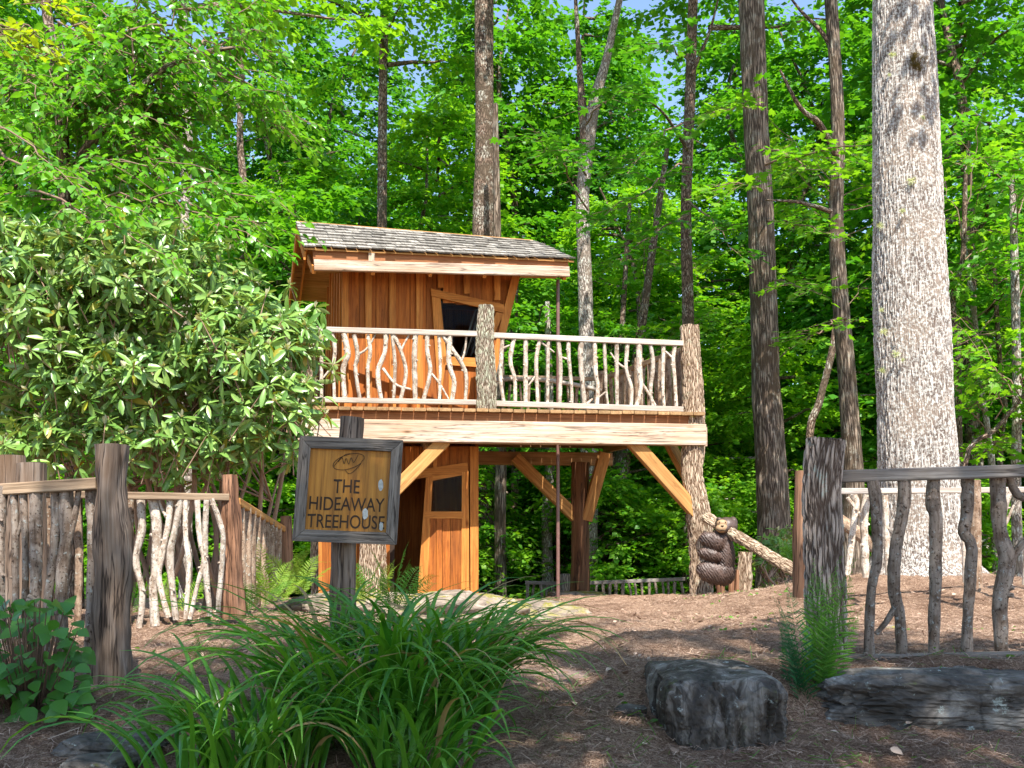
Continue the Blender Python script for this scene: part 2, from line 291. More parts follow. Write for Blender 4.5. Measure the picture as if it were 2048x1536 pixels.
M['rhodo'] = leafmat('rhododendron_leaf', (0.06, 0.18, 0.028), (0.25, 0.40, 0.085), 0.2, rough=0.38, spec=0.6, back=(0.25, 0.34, 0.11))
M['rhodoyel'] = leafmat('rhododendron_old_leaf', (0.36, 0.38, 0.03), (0.42, 0.22, 0.05), 0.3)
M['lily'] = leafmat('daylily_blade', (0.03, 0.16, 0.016), (0.15, 0.36, 0.03), 0.32, rough=0.3, spec=0.6)
M['deadblade'] = leafmat('dry_blade', (0.30, 0.20, 0.09), (0.45, 0.33, 0.16), 0.2, rough=.8, spec=.2)
M['hosta'] = leafmat('round_leaf', (0.03, 0.15, 0.018), (0.10, 0.27, 0.03), 0.3, rough=0.35, spec=0.5)
M['fern'] = leafmat('fern_green', (0.06, 0.20, 0.02), (0.13, 0.30, 0.03), 0.4)
M['fernblue'] = leafmat('fern_bluegreen', (0.02, 0.12, 0.045), (0.04, 0.16, 0.05), 0.3)
M['fernyel'] = leafmat('fern_yellowgreen', (0.17, 0.33, 0.03), (0.28, 0.40, 0.05), 0.4)
M['litter'] = leafmat('needle_litter', (0.15, 0.08, 0.05), (0.64, 0.47, 0.35), 0.0, rough=0.85, spec=0.15)
M['bearwood'] = simple('dark_carved_wood', (0.075, 0.046, 0.036), rough=0.5, spec=0.5, nscale=9, var=0.4)  # dark brown carved wood with random mottling
M['bearface'] = simple('pale_carved_muzzle', (0.34, 0.22, 0.12), rough=0.6, nscale=14)
M['rockdark'] = rockmat('dark_streaked_stone', (0.022, 0.018, 0.014), (0.11, 0.094, 0.08), (0.33, 0.30, 0.26), lichen=(0.30, 0.33, 0.30), moss=(0.10, 0.12, 0.03), moss_lo=0.6)
M['rockstreak'] = rockmat('dark_vertical_streaked_stone', (0.016, 0.012, 0.009), (0.075, 0.06, 0.048), (0.33, 0.29, 0.25), lichen=(0.33, 0.35, 0.32), moss=(0.10, 0.10, 0.03), moss_lo=0.58, strata=0.22, nscale=7.0)
M['rockpale'] = rockmat('mossy_pale_stone', (0.10, 0.075, 0.055), (0.26, 0.205, 0.16), (0.42, 0.35, 0.28), moss=(0.26, 0.23, 0.035), moss_lo=0.50, nscale=3.5)
M['rockred'] = rockmat('pinkish_flat_stone', (0.12, 0.075, 0.06), (0.25, 0.17, 0.14), (0.37, 0.27, 0.23), moss=(0.10, 0.13, 0.03), moss_lo=0.6)
# glass
m, nt_, out_ = new_mat('dark_window_glass')
gl = N(nt_, 'ShaderNodeBsdfGlossy', i_Roughness=0.04); tr = N(nt_, 'ShaderNodeBsdfTransparent'); tr.inputs[0].default_value = (0.75, 0.78, 0.78, 1)
fz = N(nt_, 'ShaderNodeFresnel', i_IOR=1.12); ms_ = N(nt_, 'ShaderNodeMixShader'); L(nt_, fz.outputs[0], ms_.inputs[0]); L(nt_, tr.outputs[0], ms_.inputs[1]); L(nt_, gl.outputs[0], ms_.inputs[2]); L(nt_, ms_.outputs[0], out_.inputs[0])
M['glass'] = m
# ground
m, nt_, out_ = new_mat('forest_floor_mulch')
tcn = N(nt_, 'ShaderNodeTexCoord')
n1 = N(nt_, 'ShaderNodeTexNoise', i_Scale=2.4, i_Detail=8.0, i_Roughness=0.7); L(nt_, tcn.outputs['Object'], n1.inputs['Vector'])
n2 = N(nt_, 'ShaderNodeTexNoise', i_Scale=55.0, i_Detail=5.0, i_Roughness=0.75, i_Distortion=1.5); L(nt_, tcn.outputs['Object'], n2.inputs['Vector'])
ca = ramp(nt_, n2.outputs[0], [(0.34, (0.09, 0.052, 0.034)), (0.5, (0.32, 0.205, 0.14)), (0.66, (0.68, 0.50, 0.37))])
cb = ramp(nt_, n1.outputs[0], [(0.38, (0.50, 0.42, 0.38)), (0.56, (1.1, 1.06, 1.02))])
cc = mix(nt_, ca, cb, 0.8, 'MULTIPLY')
n3 = N(nt_, 'ShaderNodeTexNoise', i_Scale=0.5, i_Detail=6.0, i_Roughness=0.6); L(nt_, tcn.outputs['Object'], n3.inputs['Vector'])
sx = N(nt_, 'ShaderNodeSeparateXYZ'); L(nt_, tcn.outputs['Object'], sx.inputs[0])
mrg = N(nt_, 'ShaderNodeMapRange'); mrg.inputs[1].default_value = 13.5; mrg.inputs[2].default_value = 19; L(nt_, sx.outputs['Y'], mrg.inputs[0])
mg = N(nt_, 'ShaderNodeMath', operation='MULTIPLY'); L(nt_, mrg.outputs[0], mg.inputs[0]); mg.inputs[1].default_value = 0.8
gcol = ramp(nt_, n3.outputs[0], [(0.4, (0.05, 0.045, 0.02)), (0.6, (0.05, 0.11, 0.018))])
cc = mix(nt_, cc, gcol, mg.outputs[0])
bb = N(nt_, 'ShaderNodeBsdfPrincipled', i_Roughness=0.95); bb.inputs['Specular IOR Level'].default_value = 0.1; L(nt_, cc, bb.inputs['Base Color'])
bp = N(nt_, 'ShaderNodeBump', i_Strength=1.0, i_Distance=0.03); L(nt_, n2.outputs[0], bp.inputs['Height']); L(nt_, bp.outputs[0], bb.inputs['Normal']); L(nt_, bb.outputs[0], out_.inputs[0])
M['ground'] = m

# ------------------------------------------------------------------ builders
ORG = {}      # world origin of each thing, so parts are written relative to their thing
def org(o):
    return ORG.get(o.name, Vector((0, 0, 0))) if o is not None else Vector((0, 0, 0))
def link(o, parent=None):
    COL.objects.link(o)
    if parent is not None: o.parent = parent; ORG[o.name] = org(parent)
    return o
def tag(o, label=None, cat=None, group=None, kind=None):
    if label: o['label'] = label
    if cat: o['category'] = cat
    if group: o['group'] = group
    if kind: o['kind'] = kind
    return o
def thing(name, loc, label, cat, group=None):
    o = bpy.data.objects.new(name, None); o.empty_display_size = 0.2; COL.objects.link(o); o.location = loc
    ORG[o.name] = Vector(loc); return tag(o, label, cat, group)
def frame_at(axis, side=None):
    a = axis.normalized()
    s = side if side is not None else (Vector((1, 0, 0)) if abs(a.x) < 0.8 else Vector((0, 1, 0)))
    s = (s - a * s.dot(a)).normalized(); return a, s, a.cross(s)
class MB:
    def __init__(s): s.v = []; s.f = []; s.t = []; s.sm = []
    def add(s, v, f, t, smooth=False):
        b = len(s.v); s.v += [tuple(x) for x in v]; s.t += [tuple(x) for x in t]
        s.f += [tuple(i + b for i in q) for q in f]; s.sm += [smooth] * len(f)
    def board(s, p0, p1, wd, th, side=None, ch=None, bow=0.0):
        p0 = Vector(p0); p1 = Vector(p1); a, sd, n = frame_at(p1 - p0, side); Ln = (p1 - p0).length
        c = min(0.006, 0.18 * min(wd, th)) if ch is None else ch
        x, y = wd / 2, th / 2
        sec = [(-x + c, -y), (x - c, -y), (x, -y + c), (x, y - c), (x - c, y), (-x + c, y), (-x, y - c), (-x, -y + c)]
        v = []; t = []; ro = random.random() * 5
        for k, (pp, z) in enumerate(((p0, 0), (p1, Ln))):
            for (u, q) in sec: v.append(pp + sd * u + n * q); t.append((u + ro, q, z))
        f = [(i, (i + 1) % 8, 8 + (i + 1) % 8, 8 + i) for i in range(8)] + [tuple(range(7, -1, -1)), tuple(range(8, 16))]
        s.add(v, f, t); return s
    def prism(s, pts, vec, along=None):
        pts = [Vector(p) for p in pts]; vec = Vector(vec); k = len(pts)
        al = Vector(along) if along is not None else Vector((0, 0, 1)); al.normalize()
        nn = vec.normalized(); sd = al.cross(nn)
        if sd.length < 1e-4: sd = Vector((1, 0, 0))
        sd.normalize(); ro = random.random() * 5
        v = pts + [p + vec for p in pts]; t = [(p.dot(sd) + ro, p.dot(nn), p.dot(al)) for p in v]
        f = [(i, (i + 1) % k, k + (i + 1) % k, k + i) for i in range(k)] + [tuple(range(k - 1, -1, -1)), tuple(range(k, 2 * k))]
        s.add(v, f, t); return s
    def tube(s, pts, rad, n=8, amp=0.0, nf=3.0, cap=True, res=None, seed=None):
        pts = [Vector(p) for p in pts]
        if not hasattr(rad, '__len__'): rad = [rad] * len(pts)
        if res:                               # resample with Catmull-Rom
            P2 = []; R2 = []; k = len(pts)
            for i in range(k - 1):
                a = pts[max(i - 1, 0)]; b = pts[i]; c = pts[i + 1]; d = pts[min(i + 2, k - 1)]
                m_ = max(1, int((c - b).length / res))
                for j in range(m_):
                    t = j / m_; t2 = t * t; t3 = t2 * t
                    P2.append(0.5 * ((2 * b) + (c - a) * t + (2 * a - 5 * b + 4 * c - d) * t2 + (3 * b - a - 3 * c + d) * t3)); R2.append(rad[i] * (1 - t) + rad[i + 1] * t)
            P2.append(pts[-1]); R2.append(rad[-1]); pts, rad = P2, R2
        sd = random.random() * 50 if seed is None else seed
        v = []; t = []; prev = None; dist = 0
        for i, p in enumerate(pts):
            ax = (pts[min(i + 1, len(pts) - 1)] - pts[max(i - 1, 0)])
            if ax.length < 1e-6: ax = Vector((0, 0, 1))
            a, s1, s2 = frame_at(ax, prev); prev = s1
            if i: dist += (p - pts[i - 1]).length
            for k in range(n):
                th = 2 * math.pi * k / n; cx, cy = math.cos(th), math.sin(th)
                r = rad[i]
                if amp: r *= 1 + amp * noise.noise(Vector((cx * 1.3 + sd, cy * 1.3, dist * nf))) + amp * 0.5 * noise.noise(Vector((cx * 3 + sd, cy * 3, dist * nf * 3)))
                v.append(p + s1 * (cx * r) + s2 * (cy * r)); t.append((cx * rad[i], cy * rad[i], dist))
        m_ = len(pts)
        f = [(i * n + k, i * n + (k + 1) % n, (i + 1) * n + (k + 1) % n, (i + 1) * n + k) for i in range(m_ - 1) for k in range(n)]
        s.add(v, f, t, True)
        if cap:
            r0 = v[:n]; r1 = v[-n:]
            s.add(r0, [tuple(range(n - 1, -1, -1))], t[:n]); s.add(r1, [tuple(range(n))], t[-n:])
        return s
    def build(s, name, mat, parent=None, kind=None, recalc=True, label=None):
        o_ = org(parent)
        me = bpy.data.meshes.new(name); me.from_pydata([(a - o_.x, b - o_.y, c - o_.z) for a, b, c in s.v], [], s.f)
        me.polygons.foreach_set('use_smooth', s.sm)
        at = me.attributes.new('tc', 'FLOAT_VECTOR', 'POINT'); at.data.foreach_set('vector', np.array(s.t, np.float32).ravel())
        if recalc and len(s.f) < 4000:
            bm = bmesh.new(); bm.from_mesh(me); bmesh.ops.recalc_face_normals(bm, faces=bm.faces); bm.to_mesh(me); bm.free()
        me.materials.append(M[mat] if isinstance(mat, str) else mat)
        ob = bpy.data.objects.new(name, me); link(ob, parent)
        if kind: ob['kind'] = kind
        if label: ob['label'] = label
        return ob
def one(meth, name, mat, parent, *a, **k):
    label = k.pop('label', None)
    mb = MB(); getattr(mb, meth)(*a, **k); return mb.build(name, mat, parent, label=label)

# ---- leaves
def tmpl(kind):
    if kind == 'rhomb': return np.array([(0, 0, 0), (-.33, .5, .06), (0, 1, -.05), (.33, .5, .06)], float), [(0, 3, 2), (0, 2, 1)]
    if kind == 'ovate':
        v = [(0, 0.5, 0), (0, 0, 0), (.27, .18, .05), (.33, .42, .07), (.2, .75, .02), (0, 1.05, -.12), (-.2, .75, .02), (-.33, .42, .07), (-.27, .18, .05)]
        return np.array(v, float), [(0, i, i % 8 + 1) for i in range(1, 9)]
    if kind == 'maple':
        v = [(0, .42, 0)]
        for a, r in ((-90, .40), (-40, .42), (-8, .60), (12, .34), (38, .62), (62, .36), (90, .66), (118, .36), (142, .62), (168, .34), (188, .60), (220, .42)):
            v.append((math.cos(R(a)) * r, .42 + math.sin(R(a)) * r * (1.0 if a > 0 else 0.9), -.10 * r * r + .03 * math.cos(R(a * 5))))
        return np.array(v, float), [(0, i, i % 12 + 1) for i in range(1, 13)]
    if kind == 'long':
        v = [(0, 0, 0), (.10, .2, .03), (.145, .55, .0), (.09, .85, -.08), (0, 1, -.16), (-.09, .85, -.08), (-.145, .55, .0), (-.10, .2, .03), (0, .3, -.01), (0, .65, -.05)]
        return np.array(v, float), [(0, 1, 8), (0, 8, 7), (1, 2, 9, 8), (7, 8, 9, 6), (2, 3, 9), (3, 4, 9), (4, 5, 9), (5, 6, 9)]
    if kind == 'round':
        v = [(0, .48, -.04)]; K = 12
        for i in range(K):
            a = 2 * math.pi * i / K - math.pi / 2; r = .5 if i else .28
            v.append((math.cos(a) * r * .98, .5 + math.sin(a) * r, .03 + .03 * math.cos(3 * a)))
        return np.array(v, float), [(0, i, i % K + 1) for i in range(1, K + 1)]
    if kind == 'frag': return np.array([(-.02, 0, 0), (.02, 0, 0), (.02, 1, 0), (-.02, 1, 0)], float), [(0, 1, 2, 3)]
def norm(a): return a / np.maximum(np.linalg.norm(a, axis=-1, keepdims=True), 1e-9)
def leaf_frames(dr, nr):
    y = norm(dr); x = norm(np.cross(y, nr)); z = np.cross(x, y); return x, y, z
def leaf_mesh(name, kind, pos, dr, nr, size, mat, parent=None, aspect=1.0, okind=None, rnd=None):
    tv, tf = tmpl(kind); n = len(pos); k = len(tv); o_ = np.array(org(parent))
    x, y, z = leaf_frames(dr, nr); s = np.asarray(size).reshape(-1, 1, 1) * np.ones((n, 1, 1))
    v = pos[:, None, :] - o_ + s * (tv[None, :, 0:1] * aspect * x[:, None, :] + tv[None, :, 1:2] * y[:, None, :] + tv[None, :, 2:3] * z[:, None, :])
    v = v.reshape(-1, 3)
    lens = np.array([len(f) for f in tf]); flat = np.concatenate([np.array(f) for f in tf])
    me = bpy.data.meshes.new(name); me.vertices.add(n * k); me.vertices.foreach_set('co', v.ravel().astype(np.float32))
    idx = (flat[None, :] + (np.arange(n) * k)[:, None]).ravel().astype(np.int32)
    me.loops.add(len(idx)); me.loops.foreach_set('vertex_index', idx)
    al = np.tile(lens, n); st = np.concatenate([[0], np.cumsum(al)[:-1]]).astype(np.int32)
    me.polygons.add(len(al)); me.polygons.foreach_set('loop_start', st)
    try: me.polygons.foreach_set('loop_total', al.astype(np.int32))
    except Exception: pass
    if kind != 'rhomb': me.polygons.foreach_set('use_smooth', np.ones(len(al), bool))
    me.update(calc_edges=True)
    rn = RNG.random(n) if rnd is None else rnd
    at = me.attributes.new('rnd', 'FLOAT', 'FACE'); at.data.foreach_set('value', np.repeat(rn, len(tf)).astype(np.float32))
    me.materials.append(M[mat])
    o = bpy.data.objects.new(name, me); link(o, parent)
    if okind: o['kind'] = okind
    return o
_tm = {}
def leaf_objs(name, kind, pos, dr, nr, size, mat, parent, aspect=1.0):
    key = (kind, mat, aspect)
    if key not in _tm:
        tv, tf = tmpl(kind); me = bpy.data.meshes.new(name); me.from_pydata([(a * aspect, b, c) for a, b, c in tv], [], tf)
        at = me.attributes.new('rnd', 'FLOAT', 'FACE'); at.data.foreach_set('value', np.full(len(tf), 0.45, np.float32))
        me.polygons.foreach_set('use_smooth', [True] * len(tf)); me.materials.append(M[mat]); _tm[key] = me
    me = _tm[key]; x, y, z = leaf_frames(dr, nr); o_ = np.array(org(parent)); size = np.ones(len(pos)) * size
    for i in range(len(pos)):
        o = bpy.data.objects.new(name, me); link(o, parent); s = size[i]; p = pos[i] - o_
        o.matrix_basis = Matrix(((x[i][0] * s, y[i][0] * s, z[i][0] * s, p[0]), (x[i][1] * s, y[i][1] * s, z[i][1] * s, p[1]), (x[i][2] * s, y[i][2] * s, z[i][2] * s, p[2]), (0, 0, 0, 1)))
def inview(pos, margin=0):
    d = pos - np.array(CAM); zf = d @ np.array(FW); px = 1024 + F * d[:, 0] / zf; py = 768 + SHIFT - F * (d @ np.array(UP)) / zf
    return (zf > 0) & (px > -margin) & (px < 2048 + margin) & (py > -margin) & (py < 1536 + margin), zf
def leaves(parent, leafname, massname, kind, pos, dr, nr, size, mat, aspect=1.0, n_ind=250):
    size = np.ones(len(pos)) * size
    vis, zf = inview(pos, -5); score = np.where(vis, size / zf, -1) * (1 + 0.25 * RNG.random(len(pos)))
    od = np.argsort(-score); ind = [i for i in od[:n_ind] if score[i] > 0]; msk = np.ones(len(pos), bool); msk[ind] = False
    if ind: leaf_objs(leafname, kind, pos[ind], dr[ind], nr[ind], size[ind], mat, parent, aspect)
    if msk.any(): leaf_mesh(massname, kind, pos[msk], dr[msk], nr[msk], size[msk], mat, parent, aspect, okind='stuff')

def spray(p0, p1, sag=0.3, n_tw=14, tw=0.8, n_lf=9, rise=0.0, droop=0.25, tilt=0.45, start=0.25, wob=0.15, rng=RNG):
    """leaves of one branch: returns pos, dir, normal arrays, the branch path and twig segments"""
    p0 = np.array(p0, float); p1 = np.array(p1, float); T = np.linspace(0, 1, 9)[:, None]
    path = p0 + (p1 - p0) * T; path[:, 2] += (np.sin(T[:, 0] * np.pi) * rise - T[:, 0] ** 2 * sag)
    path[1:-1] += rng.normal(0, wob * 0.3, (7, 3)) * np.array([1, 1, 0.6])
    Ln = np.linalg.norm(p1 - p0); ts = np.sort(rng.uniform(start, 1.0, n_tw)); ts[-1] = 1.0
    def at(t): 
        q = t * 8; i = np.minimum(q.astype(int), 7); fr = (q - i)[:, None]; return path[i] * (1 - fr) + path[i + 1] * fr
    b = at(ts); md = norm(path[-1] - path[0])
    ang = np.where(np.arange(n_tw) % 2 == 0, 1, -1) * rng.uniform(0.5, 1.25, n_tw); ang[-1] = 0.0
    c, s_ = np.cos(ang), np.sin(ang)
    td = np.stack([md[0] * c - md[1] * s_, md[0] * s_ + md[1] * c, rng.normal(-0.06, 0.22, n_tw)], 1); td = norm(td)
    tl = tw * (1.15 - 0.6 * ts) * rng.uniform(0.6, 1.2, n_tw)
    k = (np.arange(n_lf) + 0.6) / n_lf
    pos = b[:, None, :] + td[:, None, :] * (tl[:, None, None] * k[None, :, None])
    pos[..., 2] -= (k[None, :] ** 2) * tl[:, None] * droop
    pos = pos.reshape(-1, 3); D = np.repeat(td, n_lf, 0); sg = np.tile(np.where(np.arange(n_lf) % 2 == 0, 1, -1), n_tw)
    a = sg * rng.uniform(0.4, 1.2, len(pos)); c, s_ = np.cos(a), np.sin(a)
    dr = np.stack([D[:, 0] * c - D[:, 1] * s_, D[:, 0] * s_ + D[:, 1] * c, D[:, 2] - droop * rng.uniform(0.3, 1.9, len(pos))], 1)
    pos = pos + rng.normal(0, 0.02, pos.shape)
    nr = np.stack([rng.normal(0, tilt, len(pos)), rng.normal(0, tilt, len(pos)), np.ones(len(pos))], 1)
    e = b + td * tl[:, None]; e[:, 2] -= tl * droop
    return pos, norm(dr), norm(nr), path, (b, e)

# ------------------------------------------------------------------ THE GROUND
def axis(parts):
    out = []
    for a, b, st in parts: out += list(np.arange(a, b, st))
    return np.array(out + [parts[-1][1]])
xs = axis([(-160, -30, 10), (-30, -10, 1.5), (-10, -4.5, 0.3), (-4.5, 7.0, 0.05), (7, 12, 0.3), (12, 30, 1.5), (30, 160, 10)])
ys = axis([(-25, -2, 2.0), (-2, 2.4, 0.3), (2.4, 9, 0.045), (9, 14.5, 0.08), (14.5, 24, 0.4), (24, 60, 2), (60, 220, 10)])
X, Y = np.meshgrid(xs, ys); Z = gz(X, Y)
Z = Z + 0.018 * np.abs(vnoise(X * 16, Y * 16, 8.1)) + 0.012 * np.abs(vnoise(X * 30, Y * 30, 2.1))
nx, ny = len(xs), len(ys)
me = bpy.data.meshes.new('ground'); vv = np.stack([X, Y, Z], -1).reshape(-1, 3)
I = np.arange(nx * ny).reshape(ny, nx); q = np.stack([I[:-1, :-1], I[:-1, 1:], I[1:, 1:], I[1:, :-1]], -1).reshape(-1, 4)
me.vertices.add(len(vv)); me.vertices.foreach_set('co', vv.ravel().astype(np.float32))
me.loops.add(q.size); me.loops.foreach_set('vertex_index', q.ravel().astype(np.int32)); me.polygons.add(len(q)); me.polygons.foreach_set('loop_start', (np.arange(len(q)) * 4).astype(np.int32))
me.polygons.foreach_set('use_smooth', np.ones(len(q), bool)); me.update(calc_edges=True); me.materials.append(M['ground'])
go = bpy.data.objects.new('ground', me); COL.objects.link(go); tag(go, 'reddish brown mulch and needle covered ground sloping up to the treehouse', kind='structure')

# ------------------------------------------------------------------ THE TREEHOUSE
DP = plane((-2.45, 12.2), (2.45, 12.75))
zd = DP(1024, 819).z                     # deck surface
zb1 = DP(1024, 843).z; zb0 = DP(1024, 886).z
TH = thing('treehouse', (0, 13, G(0, 13)), 'orange board treehouse on bark log posts with twig railings and shingle roof', 'treehouse')
u, n = DP.u, DP.n; v3 = Vector((0, 0, 1))
FL = DP(600, 823); FL.z = 0; FR = DP(1408, 823); FR.z = 0
def onf(s, off=0.0, z=0.0): return FL + u * s + n * off + v3 * z
WID = (FR - FL).length
BRc = Vector((1.52, 15.5, 0)); RL = (BRc - FR)
# deck boards, running front to back
nb = 33; bw = WID / nb; DEPTH = 3.0
hole0 = (DP(1048, 823) - FL).dot(u); hole1 = (DP(1140, 823) - FL).dot(u)
for i in range(nb):
    s = (i + 0.5) * bw; sr = WID - s
    ang = math.atan2(-RL.dot(u), RL.dot(n)); dmax = min(DEPTH, max(0.25, (sr) / math.tan(ang) if ang > 0 else DEPTH))
    j = random.uniform(-0.012, 0.012); wdt = bw - random.uniform(0.006, 0.012); zz = zd - 0.02 + random.uniform(-0.003, 0.003)
    segs = [(-0.05 + j, dmax)]
    if hole0 < s < hole1: segs = [(-0.05 + j, 0.28), (1.25, dmax)]
    for a, b in segs:
        if b > a: one('board', 'deck_board', 'deck', TH, onf(s, a, zz), onf(s, b, zz), wdt, 0.04, side=u)
# rim joists (short blocks with gaps) then heavy front beam
one('prism', 'rim_joist', 'rim', TH, [onf(0.1, 0.03, zb1 + .002), onf(WID - .08, 0.03, zb1 + .002), onf(WID - .08, 0.03, zd - .044), onf(0.1, 0.03, zd - .044)], n * 0.04, along=u)
bmL = DP(612, 838, -0.02); bmR = DP(1413, 838, -0.02)
one('board', 'front_beam', 'pale', TH, onf(-0.02, 0.06, (zb0 + zb1) / 2), onf(WID + .02, 0.06, (zb0 + zb1) / 2), zb1 - zb0, 0.16, side=v3)
one('board', 'beam_end_block', 'pale', TH, onf(WID + .045, 0.10, (zb0 + zb1) / 2 - .01), onf(WID + .045, 0.5, (zb0 + zb1) / 2 - .01), zb1 - zb0 - .02, 0.05, side=v3)
for k in range(8):
    off = 0.42 + k * 0.36; xr = min(WID - .05, WID - off * math.tan(ang) - 0.04); hz = 0.13
    zc = zd - 0.045 - hz / 2
    if 0.2 < off < 1.2:
        one('board', 'joist', 'joist', TH, onf(0.05, off, zc), onf(hole0 - .02, off, zc), hz, 0.045, side=v3)
        one('board', 'joist', 'joist', TH, onf(hole1 + .02, off, zc), onf(xr, off, zc), hz, 0.045, side=v3)
    else: one('board', 'joist', 'joist', TH, onf(0.05, off, zc), onf(xr, off, zc), hz, 0.045, side=v3)
one('board', 'rear_beam', 'joist', TH, onf(0.0, 2.75, zb0 + .06), onf(WID - 2.75 * math.tan(ang), 2.75, zb0 + .06), 0.20, 0.14, side=v3)
sb0 = onf(WID - .03, 0.17, zd - .15); sb1 = onf(WID - 2.95 * math.tan(ang) - .03, 2.95, zd - .15)
one('board', 'side_beam', 'joist', TH, sb0, sb1, 0.2, 0.05, side=v3)
one('board', 'cross_beam', 'joist', TH, onf(1.6, 0.18, zb0 + .03), onf(1.5, 2.66, zb0 + .03), 0.13, 0.1, side=v3)
# log posts
def log(name, mat, parent, pts, rad, n=40, amp=0.12, res=0.03, nf=2.0, seed=None, label=None):
    return one('tube', name, mat, parent, pts, rad, n=n, amp=amp, nf=nf, res=res, seed=seed, label=label)
prp = [DP(1404, 1216, 0.16), DP(1402, 1120, .15), DP(1400, 1040, .15), DP(1385, 950, .15), DP(1387, 886, .15), DP(1386, 800, .12), DP(1381, 700, .12), DP(1380, 652, .12)]
log('log_post', 'decklog', TH, prp, [.155, .145, .165, .135, .145, .135, .125, .125], n=72, res=0.02, seed=3, label='tall pale barked log post at the front right corner')
log('log_post', 'decklog', TH, [DP(748, 1225, .16), DP(746, 1080, .16), DP(742, 888, .16)], [.17, .165, .15], n=64, res=0.025, label='pale barked log post behind the sign')
log('log_post', 'mosspost', TH, [DP(973, 823, .10), DP(972, 740, .10), DP(970, 680, .10), DP(972, 612, .10)], [.125, .13, .118, .095], n=64, res=0.015, seed=8, label='mossy short post in the middle of the front railing')
bkp = [P(1160, 1195, 15.0), P(1161, 1040, 15.0), P(1160, 925, 15.0)]
one('tube', 'log_post', 'barepost', TH, bkp, [.145, .135, .14], n=28, amp=.1, res=.05, label='bare brown log post under the back of the deck')
log('log_post', 'decklog', TH, [P(640, 1200, 15.0), P(640, 900, 15.0)], [.14, .13], n=30, res=.05)
# braces
def brace(p0, p1, wd=.17, th=.14, mat='pine', side=None):
    return one('board', 'brace', mat, TH, p0, p1, wd, th, side=side or u)
brace(DP(1262, 880, .11), DP(1392, 1025, .11)); brace(DP(890, 880, .11), DP(765, 1005, .11))
brace(DP(1338, 886, 1.0), DP(1392, 985, .22), .12, .12, side=u)
brace(P(1030, 915, 15.0), P(1152, 1035, 15.0), .17, .13); brace(P(1210, 905, 14.8), P(1172, 1040, 14.95), .17, .13, 'pine')
one('tube', 'slide_pole', 'pipe', TH, [DP(1116, 1202, .62), DP(1116, 560, .62)], .024, n=14)
# railings
def stick(parent, f, strands, r, mat, name='baluster', n=9, amp=.22, res=0.03, taper=.8):
    mb = MB()
    for k, st in enumerate(strands):
        pts = [f(*p) for p in st]; rr = r if k == 0 else r * 0.62
        m_ = len(pts); rad = [rr * (1.06 - (1 - taper) * i / (m_ - 1)) * random.uniform(.9, 1.12) for i in range(m_)]
        if k: rad = rad[::-1]; rad = [rr * (1 - .35 * i / (m_ - 1)) for i in range(m_)]
        mb.tube(pts, rad, n=n if k == 0 else 7, amp=amp, nf=9, res=res)
        if k == 0:
            for _ in range(2):                # knots
                i = random.randrange(m_ - 1); q = pts[i].lerp(pts[i + 1], random.random()); d = Vector((random.uniform(-1, 1), -0.6, random.uniform(-.2, .6))).normalized()
                mb.tube([q, q + d * rr * 1.5], [rr * .55, rr * .3], n=6)
    return mb.build(name, mat, parent)
def c1(x, y): return DP(560 + x * .293, 420 + y * .293, .10)
def c2(x, y): return DP(940 + x * .2441, 600 + y * .2441, .10)
px1 = 12.4 / 1991
Lb = [([(283, 840), (283, 1285)], 4.5), ([(355, 840), (375, 950), (365, 1080), (372, 1290)], 5, [(365, 1080), (330, 1105), (295, 1145)]),
      ([(435, 845), (462, 980), (430, 1100), (442, 1290)], 6.5), ([(505, 850), (530, 990), (515, 1090), (545, 1290)], 5, [(530, 990), (600, 940), (655, 840)]),
      ([(600, 850), (615, 970), (600, 1090), (605, 1290)], 4.5), ([(722, 845), (715, 970), (668, 1110), (690, 1290)], 6, [(700, 1080), (790, 1190), (895, 1225)]),
      ([(765, 850), (785, 1050), (775, 1290)], 4.3), ([(770, 850), (825, 960), (860, 1110), (825, 1290)], 5, [(825, 960), (855, 900), (880, 855)]),
      ([(925, 850), (918, 1000), (922, 1290)], 7), ([(1005, 855), (1005, 960), (1025, 1110), (980, 1290)], 5.5, [(1025, 1110), (1085, 1180), (1150, 1290)]),
      ([(1085, 855), (1093, 1060), (1088, 1295)], 4.5), ([(1160, 860), (1155, 1050), (1188, 1170), (1175, 1295)], 6.2), ([(1105, 850), (1232, 1035), (1272, 1140), (1265, 1295)], 5, [(1240, 1035), (1262, 960), (1272, 865)])]
for e in Lb: stick(TH, c1, [e[0]] + [list(x) for x in e[2:]], e[1] * px1 * .86, 'stick')
